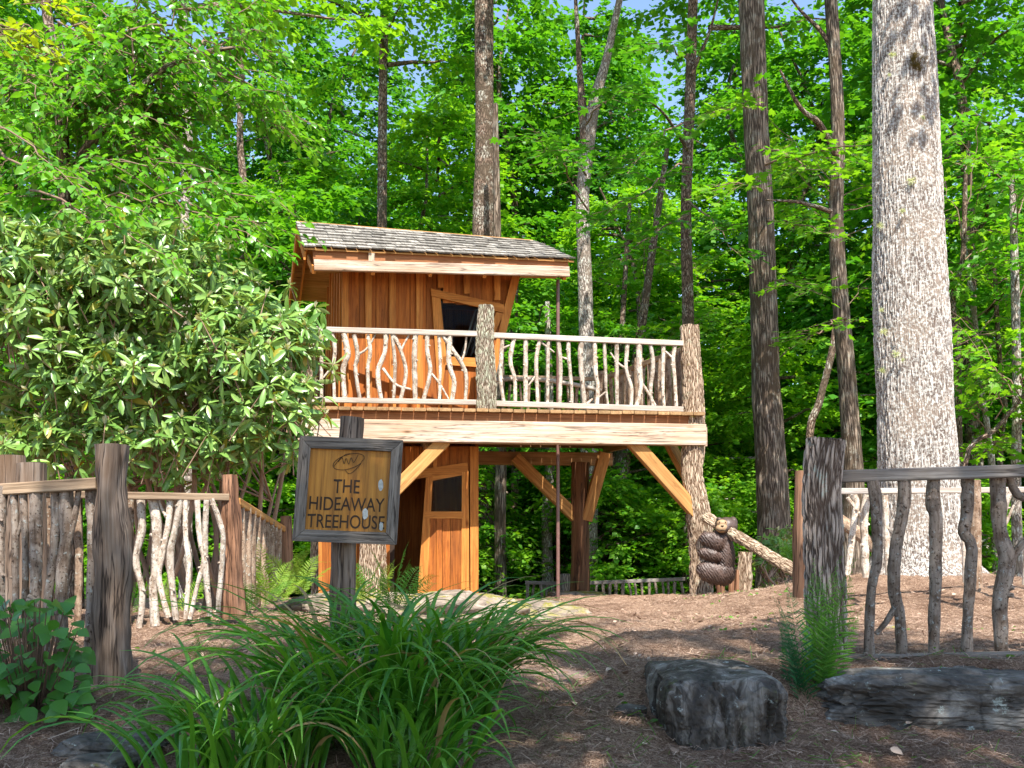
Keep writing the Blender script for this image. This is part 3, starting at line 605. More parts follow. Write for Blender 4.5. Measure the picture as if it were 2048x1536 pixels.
Rb = [([(265, 315), (250, 630), (275, 830)], 5, [(262, 400), (325, 370)]), ([(360, 320), (330, 500), (365, 640), (370, 835)], 5), ([(455, 320), (455, 835)], 6),
      ([(570, 330), (545, 470), (545, 620), (555, 840)], 5, [(540, 620), (480, 700)]), ([(640, 335), (635, 845)], 5, [(580, 345), (690, 430)]), ([(725, 340), (742, 560), (735, 850)], 5),
      ([(805, 345), (810, 490), (830, 690), (835, 855)], 5, [(810, 490), (740, 465)]), ([(915, 345), (905, 490), (940, 860)], 6.5), ([(1020, 350), (1030, 600), (1048, 700), (1040, 860)], 5.5, [(960, 850), (1005, 810)]),
      ([(1100, 350), (1110, 590), (1115, 730), (1130, 865)], 4, [(1115, 750), (1060, 795)]), ([(1200, 355), (1205, 865)], 5), ([(1290, 360), (1280, 560), (1322, 720), (1320, 865)], 5, [(1280, 560), (1215, 520), (1150, 430)]),
      ([(1385, 360), (1390, 600), (1400, 720), (1365, 870)], 6.5, [(1410, 690), (1460, 760), (1520, 865)]), ([(1480, 365), (1500, 530), (1480, 730), (1495, 870)], 5), ([(1585, 365), (1580, 690), (1590, 870)], 5),
      ([(1680, 370), (1665, 490), (1675, 620), (1690, 870)], 5.5, [(1665, 480), (1600, 420)])]
for e in Rb: stick(TH, c2, [e[0]] + [list(x) for x in e[2:]], e[1] * px1 * .86, 'stick')
def rail(p0, p1, h=.07, t=.045, mat='railpale', name='rail', parent=None): return one('board', name, mat, parent or TH, p0, p1, h, t, side=v3)
rail(DP(600, 658, .08), DP(956, 668, .08)); rail(DP(988, 671, .08), DP(1368, 687, .08))
rail(DP(600, 799, .08), DP(952, 805, .08), .065); rail(DP(990, 807, .08), DP(1366, 819, .08), .07)
# right side railing and back railing
zr = DP(1200, 681).z
RA = FR + n * .12 - u * .1; RB = onf(WID - 2.85 * math.tan(ang) - .1, 2.85)
RA0 = RA.copy(); RA0.z = 0; RB0 = RB.copy(); RB0.z = 0
def lerp(a, b, t): return a + (b - a) * t
rail(RA0 + v3 * (zr - .02), RB0 + v3 * (zr - .0), .075, .05, 'oldrail'); rail(RA0 + v3 * (zd + .1), RB0 + v3 * (zd + .1), .065, .05, 'oldrail')
for k in range(15):
    q = lerp(RA0, RB0, (k + .8) / 15.5); b = Vector((random.uniform(-.03, .03), random.uniform(-.03, .03), 0))
    one('tube', 'baluster', 'sticktan', TH, [q + v3 * (zd + .08), q + b + v3 * (zd + .45), q + v3 * (zr - .03)], random.uniform(.028, .045), n=8, amp=.2, res=.06)
q = lerp(RA0, RB0, .55); one('tube', 'log_post', 'sticktan', TH, [q + v3 * zd, q + v3 * (zr + .1)], .07, n=16, amp=.15, res=.04)
one('tube', 'log_post', 'sticktan', TH, [RB0 + v3 * zd, RB0 + v3 * (zr + .12)], .085, n=16, amp=.15, res=.04)
LB0 = onf(1.9, 2.85); rail(RB0 + v3 * (zr), LB0 + v3 * (zr), .06, .05, 'oldrail')
arc = [lerp(RB0, LB0, t) + v3 * (zd + .72 + .16 * math.sin(math.pi * t)) - n * .05 for t in (0, .2, .4, .6, .8, 1)]
for a, b in zip(arc[:-1], arc[1:]): pass
one('tube', 'curved_rail', 'railpale', TH, arc, .035, n=10, amp=.1, res=.1)
rail(RB0 + v3 * (zd + .12), LB0 + v3 * (zd + .12), .06, .05, 'railpale')
for k in range(16):
    q = lerp(RB0, LB0, (k + .7) / 16.5) - n * .02; one('tube', 'baluster', 'sticktan', TH, [q + v3 * (zd + .05), q + Vector((random.uniform(-.03, .03), 0, zd + .4)), q + v3 * (zd + .8)], random.uniform(.018, .032), n=8, amp=.2, res=.06)
# left side railing of the deck, mostly behind the rhododendron
LA = onf(.1, .2); LC = onf(.1, 2.7); rail(LA + v3 * zr, LC + v3 * zr, .07, .05, 'oldrail'); rail(LA + v3 * (zd + .12), LC + v3 * (zd + .12), .06, .05, 'oldrail')
one('tube', 'log_post', 'decklog', TH, [onf(.06, .12, zd), onf(.06, .12, zr + .12)], .09, n=20, amp=.15, res=.04)
for k in range(9):
    q = lerp(LA, LC, (k + .6) / 9.4); one('tube', 'baluster', 'sticktan', TH, [q + v3 * (zd + .1), q + v3 * zr], .03, n=8, amp=.2, res=.08)

# ---- upper cabin
HA = Vector((-2.16, 12.62, 0)); ha = R(16.7); hu = Vector((math.cos(ha), math.sin(ha), 0)); hn = Vector((-hu.y, hu.x, 0))
HP = plane((HA.x, HA.y), (HA.x + hu.x, HA.y + hu.y))
eL = V(-2.52, 12.02, 0); eR = V(0.84, 13.03, 0); eL.z = P(608, 492, 12.02).z; eR.z = P(1148, 518, 13.03).z; eL.x = P(608, 492, 12.02).x; eR.x = P(1148, 518, 13.03).x
rLp = P(593, 443, 13.05); rRp = P(1066, 481, 13.95)
def roofpt(a, b): return (eL * (1 - a) + eR * a) * (1 - b) + (rLp * (1 - a) + rRp * a) * b
ztop = HP(760, 500).z
def wallp(px, py, off=0.0): return HP(px, py, off)
# right edge leans: from (1037,556) at the eave to (967,823)
def edge_px(py): return 1037 + (967 - 1037) * (py - 556) / (823 - 556)
wall = MB(); 
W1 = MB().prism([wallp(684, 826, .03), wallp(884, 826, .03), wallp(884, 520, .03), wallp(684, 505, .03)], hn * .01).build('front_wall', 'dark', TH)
def wboard(x0, x1, y0, y1, off=0.0, th=.022, mat='orange', name='board', parent=None, x0b=None, x1b=None):
    a0 = x0 if x0b is None else x0b; a1 = x1 if x1b is None else x1b
    return MB().prism([wallp(a0, y1, off), wallp(a1, y1, off), wallp(x1, y0, off), wallp(x0, y0, off)], hn * th).build(name, mat, parent or W1)
bx = [684, 718, 752, 786, 820, 852, 882]
for a, b in zip(bx[:-1], bx[1:]): wboard(a + .5, b - .5, 515, 826)
for a in (886, 912, 938, 964, 990, 1016):      # above the opening
    if a < 1016: wboard(a + .5, a + 25.5, 525, 606 + (a - 886) * .12)
    else: wboard(1016.5, 1045, 530, 628, x0b=1012, x1b=1019)
for a, b in ((884, 906), (906, 928), (928, 950), (950, 968)): wboard(a + .5, b - .5, 722, 826)
# jamb to the right of the opening, leaning with the wall edge
wboard(1002, 1038, 560, 740, x0b=952, x1b=989)
for x, y0, y1 in ((684, 515, 826), (731, 515, 826), (779, 515, 826), (833, 515, 826)): wboard(x, x + 13, y0, y1, -.042, .04, 'orange_trim', 'batten')
for x, y1 in ((876, 575), (928, 587), (989, 600)): wboard(x, x + 12, 520, y1, -.042, .04, 'orange_trim', 'batten')
wboard(897, 905, 728, 826, -.028, .026, 'orange_trim', 'batten')
wboard(1026, 1042, 545, 826, -.03, .03, 'orange_trim', 'batten', x0b=957, x1b=973)
WN = MB().prism([wallp(863, 592, -.045), wallp(1010, 626, -.045), wallp(1008, 609, -.045), wallp(862, 577, -.045)], hn * .035, along=hu).build('window', 'orange_trim', TH)
def wtrim(q, name='frame'): return MB().prism([wallp(x, y, -.04) for x, y in q], hn * .03, along=(v3 if abs(q[0][1] - q[2][1]) > 40 else hu)).build(name, 'orange_trim', WN)
wtrim([(864, 593), (881, 597), (893, 714), (878, 826)]) ; wtrim([(886, 729), (956, 734), (956, 716), (886, 712)]); wtrim([(993, 624), (1007, 627), (968, 716), (955, 716)])
MB().prism([wallp(880, 712, .012), wallp(956, 716, .012), wallp(1003, 624, .012), wallp(880, 596, .012)], hn * .005).build('pane', 'glass', WN)
# pale rods standing in for reflection streaks on the window glass
for dx in (0, 9, 20):
    MB().tube([wallp(922 + dx, 712, .25), wallp(952 + dx, 618, .35)], .012, n=6).build('reflection_streak', 'pale', TH)
# left side wall
SP = lambda s, z, off=0.0: HA + hn * s - hu * off + v3 * z
SW = MB().prism([SP(0, zd, -.03), SP(2.2, zd, -.03), SP(2.2, eL.z + .1, -.03), SP(1.0, rLp.z - .15, -.03), SP(0, eL.z + .12, -.03)], hu * .01).build('side_wall', 'dark', TH)
def roofz(s): return (eL.z + .25 + (rLp.z - eL.z - .3) * min(s / 0.85, 1)) if s < .85 else rLp.z - .08 - (s - .85) * .42
for k in range(14):
    s0, s1 = k * .158, (k + 1) * .158 - .004
    MB().prism([SP(s0, zd), SP(s1, zd), SP(s1, roofz(s1)), SP(s0, roofz(s0))], hu * .02).build('board', 'orange', SW)
    if k % 2 == 0: MB().prism([SP(s0 - .02, zd, .025), SP(s0 + .04, zd, .025), SP(s0 + .04, roofz(s0), .025), SP(s0 - .02, roofz(s0), .025)], hu * .024).build('batten', 'orange_trim', SW)
# back and right wall, plain
RX = [wallp(1037, 556), wallp(967, 826)]
zq = rRp.z - .1
HB = HA + hn * 2.2; rt = RX[0].copy(); rt.z = 0; rb = RX[1].copy(); rb.z = 0
MB().prism([HB + v3 * zd, rb + hn * 2.2 + v3 * zd, rt + hn * 2.2 + v3 * (eL.z + .1), HB + v3 * (eL.z + .1)], hn * .03).build('back_wall', 'orange', TH)
MB().prism([rb + v3 * zd - hu * .03, rb + hn * 2.2 + v3 * zd, rt + hn * 2.2 + v3 * (eL.z + .1), rt + hn * 1.0 + v3 * (rRp.z - .15), rt + v3 * (eL.z + .15) - hu * .03], hu * .03).build('end_wall', 'orange', TH)
# roof: front slope with shingles, rear slope
RF = MB().prism([roofpt(0, .0) - v3 * .045, roofpt(1, .0) - v3 * .045, roofpt(1, 1) - v3 * .045, roofpt(0, 1) - v3 * .045], v3 * .02, along=hu).build('roof', 'pine', TH)
rows = 8; fn = (eR - eL).cross(rLp - eL).normalized(); fn = fn if fn.z > 0 else -fn
for r_ in range(rows):
    b0 = r_ / rows - .02; b1 = (r_ + 1.25) / rows; a = -random.random() * .03
    while a < 1:
        wd_ = random.uniform(.034, .064); a0, a1 = max(a, -.004), min(a + wd_, 1.004)
        if a1 - a0 > .008:
            j = random.uniform(-.02, .008); lift = random.uniform(.018, .032)
            pts = [roofpt(a0 + .0008, b0 + j), roofpt(a1 - .0008, b0 + j + random.uniform(-.004, .004)), roofpt(a1 - .0008, min(b1, 1.01)), roofpt(a0 + .0008, min(b1, 1.01))]
            pts = [pts[0] + fn * (lift - .02), pts[1] + fn * (lift - .02 + random.uniform(-.003, .003)), pts[2] - fn * .02, pts[3] - fn * .02]
            MB().prism(pts, fn * .02, along=(rLp - eL)).build('shingle', 'shingle', RF)
        a += wd_
bkL = P(577, 600, 14.6); bkR = rRp + (bkL - rLp)
MB().prism([rLp - v3 * .02, rRp - v3 * .02, bkR, bkL], v3 * .03, along=hu).build('rear_slope', 'pine', RF)
for t in (0.0, .012):  # barge boards at the gable
    off = hu * (t * 12)
    a, b, c = eL + hn * .04 + off, rLp + off, bkL + off
    MB().prism([a - v3 * .06, b - v3 * .05, b - v3 * .16, a - v3 * .16], hu * .025, along=(b - a)).build('barge_board', 'orange_trim', RF)
    MB().prism([b - v3 * .05, c - v3 * .02, c - v3 * .14, b - v3 * .17], hu * .025, along=(c - b)).build('barge_board', 'orange_trim', RF)
# eave: fascia coloured dark for the shingle shadow, bleached beam below, rafter tails
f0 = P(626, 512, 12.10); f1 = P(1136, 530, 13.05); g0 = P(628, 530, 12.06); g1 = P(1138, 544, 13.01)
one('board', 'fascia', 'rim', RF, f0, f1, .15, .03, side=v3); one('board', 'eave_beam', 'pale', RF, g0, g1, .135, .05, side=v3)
for t in (.0, .22, .44, .655, .985):
    q = lerp(g0, g1, t) + v3 * (-.055); one('board', 'rafter', 'orange_trim', RF, q + hn * .02 + v3 * .0, q + hn * .72 + v3 * .34, .10, .045, side=v3)
one('board', 'eave_block', 'pale', RF, lerp(f0, f1, .215) - hn * .035 + v3 * .08, lerp(f0, f1, .215) - hn * .035 - v3 * .07, .08, .02, side=hu)
one('board', 'soffit', 'pine', RF, g0 + hn * .3 + v3 * .06, g1 + hn * .3 + v3 * .06, .5, .012, side=hn)

# ---- lower room
LP = plane((-2.5, 12.95), (0.0, 13.15)); lu, ln = LP.u, LP.n; zg = G(-.5, 13) - .1; ztl = zd - .18
def lp(px, z, off=0.0):
    q = LP(px, 1000, off); q.z = z; return q
LW = MB().prism([lp(640, zg, .03), lp(790, zg, .03), lp(790, ztl, .03), lp(640, ztl, .03)], ln * .01).build('lower_wall', 'dark', TH)
def lq(q, off, th, mat, name, parent, along=None): return MB().prism([LP(x, y, off) for x, y in q], ln * th, along=along or v3).build(name, mat, parent)
for k in range(8):
    x0 = 640 + k * 17.5; lq([(x0, 1215), (x0 + 17, 1215), (x0 + 17, 893), (x0, 893)], 0, .02, 'orange', 'board', LW)
    if k % 2 == 0: lq([(x0 - 3, 1215), (x0 + 4, 1215), (x0 + 4, 893), (x0 - 3, 893)], -.022, .02, 'orange_trim', 'batten', LW)
for a, b in ((780, 808), (809, 838), (839, 868), (869, 898), (899, 940)): lq([(a, 958 - (a - 808) * .15), (b, 958 - (b - 808) * .15), (b, 893), (a, 893)], 0, .02, 'orange', 'board', LW)
lq([(866, 940), (874, 939), (874, 893), (866, 893)], -.022, .02, 'orange_trim', 'batten', LW)
DR = lq([(804, 962), (936, 942), (935, 925), (806, 944)], -.03, .03, 'orange_trim', 'door_head', TH, lu)
DD = lq([(833, 1215), (852, 1215), (866, 953), (852, 955)], -.035, .03, 'orange_trim', 'door', TH)
lq([(922, 1215), (939, 1215), (937, 942), (924, 944)], -.035, .03, 'orange_trim', 'stile', DD)
lq([(849, 1037), (926, 1037), (926, 1023), (850, 1023)], -.037, .03, 'orange_trim', 'door_rail', DD, lu)
lq([(862, 962), (926, 950), (926, 938), (864, 948)], -.033, .03, 'orange_trim', 'door_rail', DD, lu)
for a, b in ((846, 872), (873, 884), (885, 900), (901, 924)): lq([(a - 3 if a == 846 else a, 1215), (b, 1215), (b, 1036), (a, 1036)], -.02 - (.012 if a == 873 else 0), .02, 'orange', 'board', DD)
lq([(850, 1024), (924, 1024), (924, 948), (862, 960)], -.01, .004, 'glass', 'pane', DD)
lq([(941, 1215), (957, 1215), (957, 893), (940, 893)], -.045, .06, 'orange_trim', 'corner_board', TH)
# room box: side walls, back, floor
cR = lp(955, zg); cL = lp(640, zg)
MB().prism([cR, cR + ln * 1.5, cR + ln * 1.5 + v3 * (ztl - zg), cR + v3 * (ztl - zg)], -lu * .03).build('end_wall', 'orange', TH)
MB().prism([cL, cL + ln * 1.5, cL + ln * 1.5 + v3 * (ztl - zg), cL + v3 * (ztl - zg)], lu * .03).build('end_wall', 'orange', TH)
MB().prism([cL + ln * 1.5, cR + ln * 1.5, cR + ln * 1.5 + v3 * (ztl - zg), cL + ln * 1.5 + v3 * (ztl - zg)], ln * .03).build('back_wall', 'orange', TH)

# ------------------------------------------------------------------ FENCES
def px_stick(parent, d, strands, rpx, mat, dd=0.0, n=12):
    f = lambda x, y: P(x, y, d + dd); return stick(parent, f, strands, rpx * d / F, mat, n=n, res=.03)
# near right
FR1 = thing('twig_fence', P(1650, 1335, 5.3), 'near right twig fence with thick barked corner post and grey rails above the flat stones', 'fence')
log('post', 'postbark', FR1, [P(1653, 1350, 5.3), P(1652, 1250, 5.3), P(1648, 1100, 5.3), P(1645, 980, 5.3), P(1651, 880, 5.3)], [.112, .105, .098, .097, .10], n=110, res=.012, amp=.10, seed=5)
rail(P(1682, 953, 5.32), P(2240, 936, 5.1), .066, .05, 'grey', parent=FR1); one('board', 'bottom_rail', 'grey', FR1, P(1688, 1322, 5.32), P(2240, 1312, 5.1), .062, .09, side=v3)
SK = [([(1745, 962), (1752, 1010), (1755, 1110), (1742, 1190), (1738, 1312)], 11), ([(1809, 958), (1806, 1020), (1790, 1100), (1789, 1180), (1800, 1240), (1803, 1312)], 11.5, [(1790, 1215), (1772, 1245), (1752, 1268)]),
      ([(1868, 956), (1866, 1010), (1872, 1060), (1867, 1312)], 12.5), ([(1936, 955), (1934, 1030), (1928, 1065), (1943, 1100), (1936, 1230), (1934, 1312)], 12),
      ([(1994, 952), (2000, 1060), (2014, 1130), (2000, 1200), (2003, 1308)], 15, [(2018, 1130), (2035, 1100), (2075, 1050)]), ([(2018, 952), (2035, 990), (2075, 1030), (2070, 1308)], 8),
      ([(2120, 950), (2115, 1130), (2125, 1305)], 12), ([(2180, 948), (2190, 1130), (2180, 1303)], 12)]
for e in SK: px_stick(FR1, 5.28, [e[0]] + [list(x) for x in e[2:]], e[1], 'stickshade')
# back right
FR2 = thing('twig_fence', P(1700, 1160, 9.0), 'back right twig fence with pale rail running behind the big oak trunk', 'fence')
one('tube', 'post', 'redpost', FR2, [P(1606, 1195, 7.4), P(1604, 1080, 7.4), P(1606, 942, 7.4)], [.075, .07, .06], n=20, amp=.15, res=.04, label='reddish bare post')
one('tube', 'post', 'sticktan', FR2, [P(1952, 1175, 8.4), P(1950, 960, 8.4)], [.05, .045], n=16, amp=.12, res=.05)
rail(P(1605, 983, 7.45), P(1760, 982, 8.8), .05, .04, 'railpale', parent=FR2); rail(P(1760, 982, 8.8), P(2250, 978, 8.8), .05, .04, 'railpale', parent=FR2)
for e in [([(1706, 988), (1712, 1010), (1706, 1060), (1695, 1150)], 7, [(1695, 995), (1720, 1030), (1738, 1050)]), ([(1735, 990), (1728, 1040), (1732, 1155)], 8), ([(1770, 990), (1776, 1150)], 6), ([(2018, 985), (2005, 1050), (2020, 1170)], 6, [(2010, 1050), (2028, 1010)]), ([(1925, 985), (1930, 1165)], 5), ([(2060, 985), (2050, 1170)], 7)]:
    px_stick(FR2, 8.75, [e[0]] + [list(x) for x in e[2:]], e[1], 'stick')
# near left
FL1 = thing('twig_fence', P(222, 1370, 5.0), 'near left twig fence ending in a dark weathered post beside the round leaved plant', 'fence')
one('tube', 'post', 'oldpost', FL1, [P(222, 1385, 5.0), P(222, 1250, 5.0), P(226, 1150, 5.0), P(222, 1000, 5.0), P(224, 890, 5.0)], [.092, .085, .090, .082, .080], n=64, amp=.26, nf=3.5, res=.02, seed=4)
rail(P(196, 967, 5.0), P(-160, 990, 5.1), .06, .05, 'oldrail', parent=FL1)
for i, (x, xb, w_) in enumerate([(182, 176, 12), (132, 128, 13), (112, 90, 9), (72, 66, 12), (46, 42, 7), (28, 30, 7), (4, 10, 10), (-30, -34, 10), (-70, -66, 11), (-110, -115, 10)]):
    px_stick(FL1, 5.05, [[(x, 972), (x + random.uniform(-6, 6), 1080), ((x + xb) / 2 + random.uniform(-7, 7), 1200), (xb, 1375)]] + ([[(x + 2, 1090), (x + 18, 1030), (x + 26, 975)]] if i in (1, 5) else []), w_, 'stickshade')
# middle left, with the turn
FL2 = thing('twig_fence', P(465, 1230, 7.2), 'middle left twig fence of pale crooked branches that turns away at a reddish post', 'fence')
for x0, x1, h0 in ((20, 18, 912), (62, 60, 927)): one('tube', 'post', 'oldpost', FL2, [P(x1, 1280, 6.6), P(x0, h0, 6.6)], [.10, .095], n=24, amp=.12, res=.05)
one('tube', 'post', 'redpost', FL2, [P(466, 1238, 7.2), P(464, 1100, 7.2), P(458, 950, 7.2)], [.085, .068, .055], n=36, amp=.38, res=.03)
one('tube', 'post', 'redpost', FL2, [P(576, 1185, 9.8), P(572, 1032, 9.8)], [.07, .055], n=18, amp=.15, res=.05)
rail(P(-100, 985, 6.6), P(458, 995, 7.15), .052, .05, 'oldrail', parent=FL2); rail(P(474, 1003, 7.3), P(566, 1058, 9.7), .055, .05, 'pine', parent=FL2)
for e in [([(150, 992), (158, 1110), (155, 1265)], 8), ([(103, 992), (96, 1110), (105, 1270)], 9), ([(15, 992), (22, 1110), (10, 1270)], 9), ([(262, 995), (258, 1120), (256, 1258)], 7), ([(281, 995), (284, 1060), (272, 1120), (285, 1190), (278, 1256)], 7),
          ([(306, 998), (313, 1050), (312, 1140), (306, 1170), (310, 1252)], 9.5), ([(340, 998), (336, 1050), (322, 1120), (318, 1160), (337, 1235)], 6, [(337, 1040), (325, 1020), (316, 998)]), ([(362, 998), (350, 1060), (340, 1120), (352, 1240)], 7),
          ([(371, 1000), (372, 1080), (378, 1130), (371, 1238)], 5), ([(394, 1000), (400, 1080), (408, 1120), (395, 1170), (380, 1238)], 5.5), ([(413, 1000), (410, 1080), (413, 1150), (420, 1232)], 6), ([(423, 998), (440, 1045), (446, 1090), (435, 1230)], 5.5)]:
    px_stick(FL2, 7.05, [e[0]] + [list(x) for x in e[2:]], e[1], 'sticktan' if e[0][0][0] < 270 else 'stick')
for k in range(9):
    t = (k + .8) / 10; d = 7.3 + 2.4 * t; x = 474 + (566 - 474) * (1 - (1 - t)) ; t2 = (1 / 7.3 - 1 / d) / (1 / 7.3 - 1 / 9.7); x = 474 + 92 * t2; y = 1003 + 55 * t2
    one('tube', 'baluster', 'sticktan', FL2, [P(x, y, d), P(x + random.uniform(-2, 2), (y + 1200) / 2, d), P(x, 1228 - 30 * t2, d)], random.uniform(.022, .034), n=9, amp=.2, res=.05)
# far fence beyond the treehouse
FF = thing('twig_fence', P(1270, 1215, 17.0), 'low far twig fence seen under the treehouse deck', 'fence')
rail(P(1175, 1166, 17), P(1370, 1158, 17), .06, .05, 'grey', parent=FF); rail(P(1050, 1165, 17), P(1130, 1167, 17), .06, .05, 'grey', parent=FF)
rail(P(1175, 1206, 17), P(1370, 1204, 17), .05, .05, 'redpost', parent=FF)
one('tube', 'post', 'postbark', FF, [P(1130, 1230, 16.9), P(1130, 1148, 16.9)], .085, n=16, amp=.1, res=.1)
for k in range(15):
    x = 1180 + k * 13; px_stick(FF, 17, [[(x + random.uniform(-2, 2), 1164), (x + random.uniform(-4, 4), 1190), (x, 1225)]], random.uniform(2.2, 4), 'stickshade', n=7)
for k in range(6):
    x = 1055 + k * 13; px_stick(FF, 17, [[(x, 1168), (x + random.uniform(-3, 3), 1195), (x, 1225)]], random.uniform(2.2, 4), 'stickshade', n=7)
# stump palisade behind the bear
PF = thing('stump_fence', P(1450, 1200, 13.2), 'short row of reddish upright stump posts beside the carved bear', 'fence')
for x, y0, r_, mt in ((1418, 1150, 7, 'redpost'), (1441, 1140, 8, 'redpost'), (1462, 1125, 6, 'redpost'), (1489, 1104, 14, 'decklog'), (1474, 1140, 5, 'redpost')):
    one('tube', 'post', mt, PF, [P(x, 1215, 13.2), P(x + 1, y0, 13.2)], r_ * 13.2 / F, n=20, amp=.12, res=.05)
def fallen(pts, r, label, mat='sticktan'):
    mb = MB(); mb.tube([P(*p) for p in pts], r, n=18, amp=.12, res=.06); o = mb.build('leaning_log', mat); tag(o, label, 'log'); return o
fallen([(1412, 1034, 12.6), (1500, 1088, 12.0), (1604, 1150, 11.2)], [.075, .07, .07], 'long barked log leaning down from the front deck post to the right', 'decklog')
fallen([(1678, 1040, 10.9), (1740, 1086, 10.6), (1775, 1120, 10.4)], [.07, .065, .06], 'short leaning log seen between fence sticks beside the oak trunk')

# ------------------------------------------------------------------ THE SIGN
SG = thing('wooden_sign', P(690, 1345, 5.2), 'square grey framed wooden sign reading THE HIDEAWAY TREEHOUSE on a weathered post', 'sign')
one('tube', 'post', 'oldpost', SG, [P(688, 1370, 5.28), P(687, 1090, 5.28), P(703, 835, 5.28)], [.07, .066, .062], n=48, amp=.2, res=.02, seed=9)
sTL, sTR, sBR, sBL = P(600, 873, 5.14), P(806, 882, 5.22), P(793, 1090, 5.20), P(585, 1082, 5.12)
su = (sTR - sTL).normalized(); sv = (sTL - sBL).normalized(); sn = su.cross(sv).normalized()
if sn.y > 0: sn = -sn
def sq(a, b): return (sBL * (1 - a) + sBR * a) * (1 - b) + (sTL * (1 - a) + sTR * a) * b
fw_ = .112
A_ = [(0, 0), (1, 0), (1, 1), (0, 1)]; B_ = [(fw_, fw_), (1 - fw_, fw_), (1 - fw_, 1 - fw_), (fw_, 1 - fw_)]
for i in range(4):
    j = (i + 1) % 4; e = .002
    q = [sq(*A_[i]), sq(*A_[j]), sq(*B_[j]), sq(*B_[i])]
    c = (q[0] + q[1] + q[2] + q[3]) / 4; q = [p + (c - p).normalized() * .0012 for p in q]
    MB().prism(q, sn * .032, along=(q[1] - q[0])).build('frame_board', 'signframe', SG)
PN = MB().prism([sq(.1, .1), sq(.9, .1), sq(.9, .9), sq(.1, .9)], sn * .010, along=sv).build('panel', 'signpanel', SG)
sw = (sBR - sBL).length; sh = (sTL - sBL).length
def text_mesh(body, ca, cb, wdt, hgt, name):
    cu = bpy.data.curves.new(name, 'FONT'); cu.body = body; cu.align_x = 'CENTER'; cu.align_y = 'CENTER'; cu.size = 1; cu.extrude = .012; cu.offset = 0.006
    to = bpy.data.objects.new(name, cu); COL.objects.link(to); dg = bpy.context.evaluated_depsgraph_get(); me = bpy.data.meshes.new_from_object(to.evaluated_get(dg)); bpy.data.objects.remove(to)
    co = np.array([v.co[:] for v in me.vertices]); mn, mx = co.min(0), co.max(0); cen = (mn + mx) / 2
    o = org(SG); base = sq(ca, cb) + sn * .0105
    for v in me.vertices:
        x = (v.co.x - cen[0]) / (mx[0] - mn[0]) * wdt; y = (v.co.y - cen[1]) / (mx[1] - mn[1]) * hgt; z = (v.co.z - cen[2]) * .12
        y += .004 * noise.noise(Vector((x * 30, 0, cb * 9))); p = base + su * x + sv * y + sn * z - o; v.co = p
    me.materials.clear(); me.materials.append(M['carve']); ob = bpy.data.objects.new(name, me); link(ob, PN); return ob
def py2b(px, py):
    best = LPs(px, py); return best
def s_ab(px, py):
    q = ray(px, py); t = (sBL - CAM).dot(sn) / q.dot(sn); p = CAM + q * t - sBL
    uu = (sBR - sBL); b = p.dot(sv) / sh; pv = p - sv * p.dot(sv); pv += sv * 0
    a = (p - (sTL - sBL) * b).dot(uu) / uu.length_squared; return a, b
pxm = 5.17 / F
for body, cx, cy, wpx, hpx in (('THE', 693, 975, 52, 27), ('HIDEAWAY', 694, 1010, 148, 27), ('TREEHOUSE', 692, 1045, 152, 27)):
    a, b = s_ab(cx, cy); text_mesh(body, a, b, wpx * pxm, hpx * pxm, 'lettering')
def sgp(px, py, off=.013):
    a, b = s_ab(px, py); return sq(a, b) + sn * off
lo = MB(); K = 26
ov = [sgp(697 + 31 * math.cos(t) * 1.0 - 2 * math.sin(t), 926 + 15 * math.sin(t) - 6 * math.cos(t)) for t in [2 * math.pi * k / K + .6 for k in range(K - 1)]]
lo.tube(ov, .0016, n=6); lo.tube([sgp(x, y) for x, y in ((676, 926), (684, 918), (688, 930), (692, 919), (697, 931), (702, 918), (707, 928), (716, 912))], .0014, n=6, res=.005)
lo.tube([sgp(x, y) for x, y in ((668, 935), (676, 924), (690, 912), (700, 910))], .0013, n=6, res=.005); lo.tube([sgp(x, y) for x, y in ((690, 942), (699, 950), (715, 938), (726, 922))], .0013, n=6, res=.005)
lo.build('carved_oval_emblem', 'carve', PN)
for cx, cy, rx, ry in ((761, 974, 5, 12), (730, 1030, 6, 11), (762, 1056, 4, 9)):
    pts = [sgp(cx + rx * math.cos(t) * random.uniform(.85, 1.1), cy + ry * math.sin(t) * random.uniform(.9, 1.08), .0115) for t in [2 * math.pi * k / 14 for k in range(14)]]
    MB().prism(pts, sn * .003, along=sv).build('pale_patch', 'lichen', PN)

# ------------------------------------------------------------------ CARVED BEAR
def remesh_obj(name, parts, voxel, mat, parent, disp=None):
    bm = bmesh.new()
    for (c, r, rot) in parts:
        b = bmesh.ops.create_icosphere(bm, subdivisions=3, radius=1.0)
        mt = Matrix.Translation(c) @ rot.to_4x4() @ Matrix.Diagonal((*r, 1)); bmesh.ops.transform(bm, matrix=mt, verts=b['verts'])
    me = bpy.data.meshes.new(name); bm.to_mesh(me); bm.free(); o = bpy.data.objects.new(name, me); COL.objects.link(o)
    md = o.modifiers.new('r', 'REMESH'); md.mode = 'VOXEL'; md.voxel_size = voxel; md.use_smooth_shade = True
    sm_ = o.modifiers.new('s', 'SMOOTH'); sm_.iterations = 3; sm_.factor = .5
    me2 = bpy.data.meshes.new_from_object(o.evaluated_get(bpy.context.evaluated_depsgraph_get())); bpy.data.objects.remove(o); bpy.data.meshes.remove(me)
    me2.update()
    if disp:
        nm = [v.normal.copy() for v in me2.vertices]
        for v, nn in zip(me2.vertices, nm): v.co = v.co + nn * disp(v.co)
    oo = org(parent)
    for v in me2.vertices: v.co = v.co - oo
    me2.materials.clear(); me2.materials.append(M[mat]); me2.polygons.foreach_set('use_smooth', [True] * len(me2.polygons))
    ob = bpy.data.objects.new(name, me2); link(ob, parent); return ob
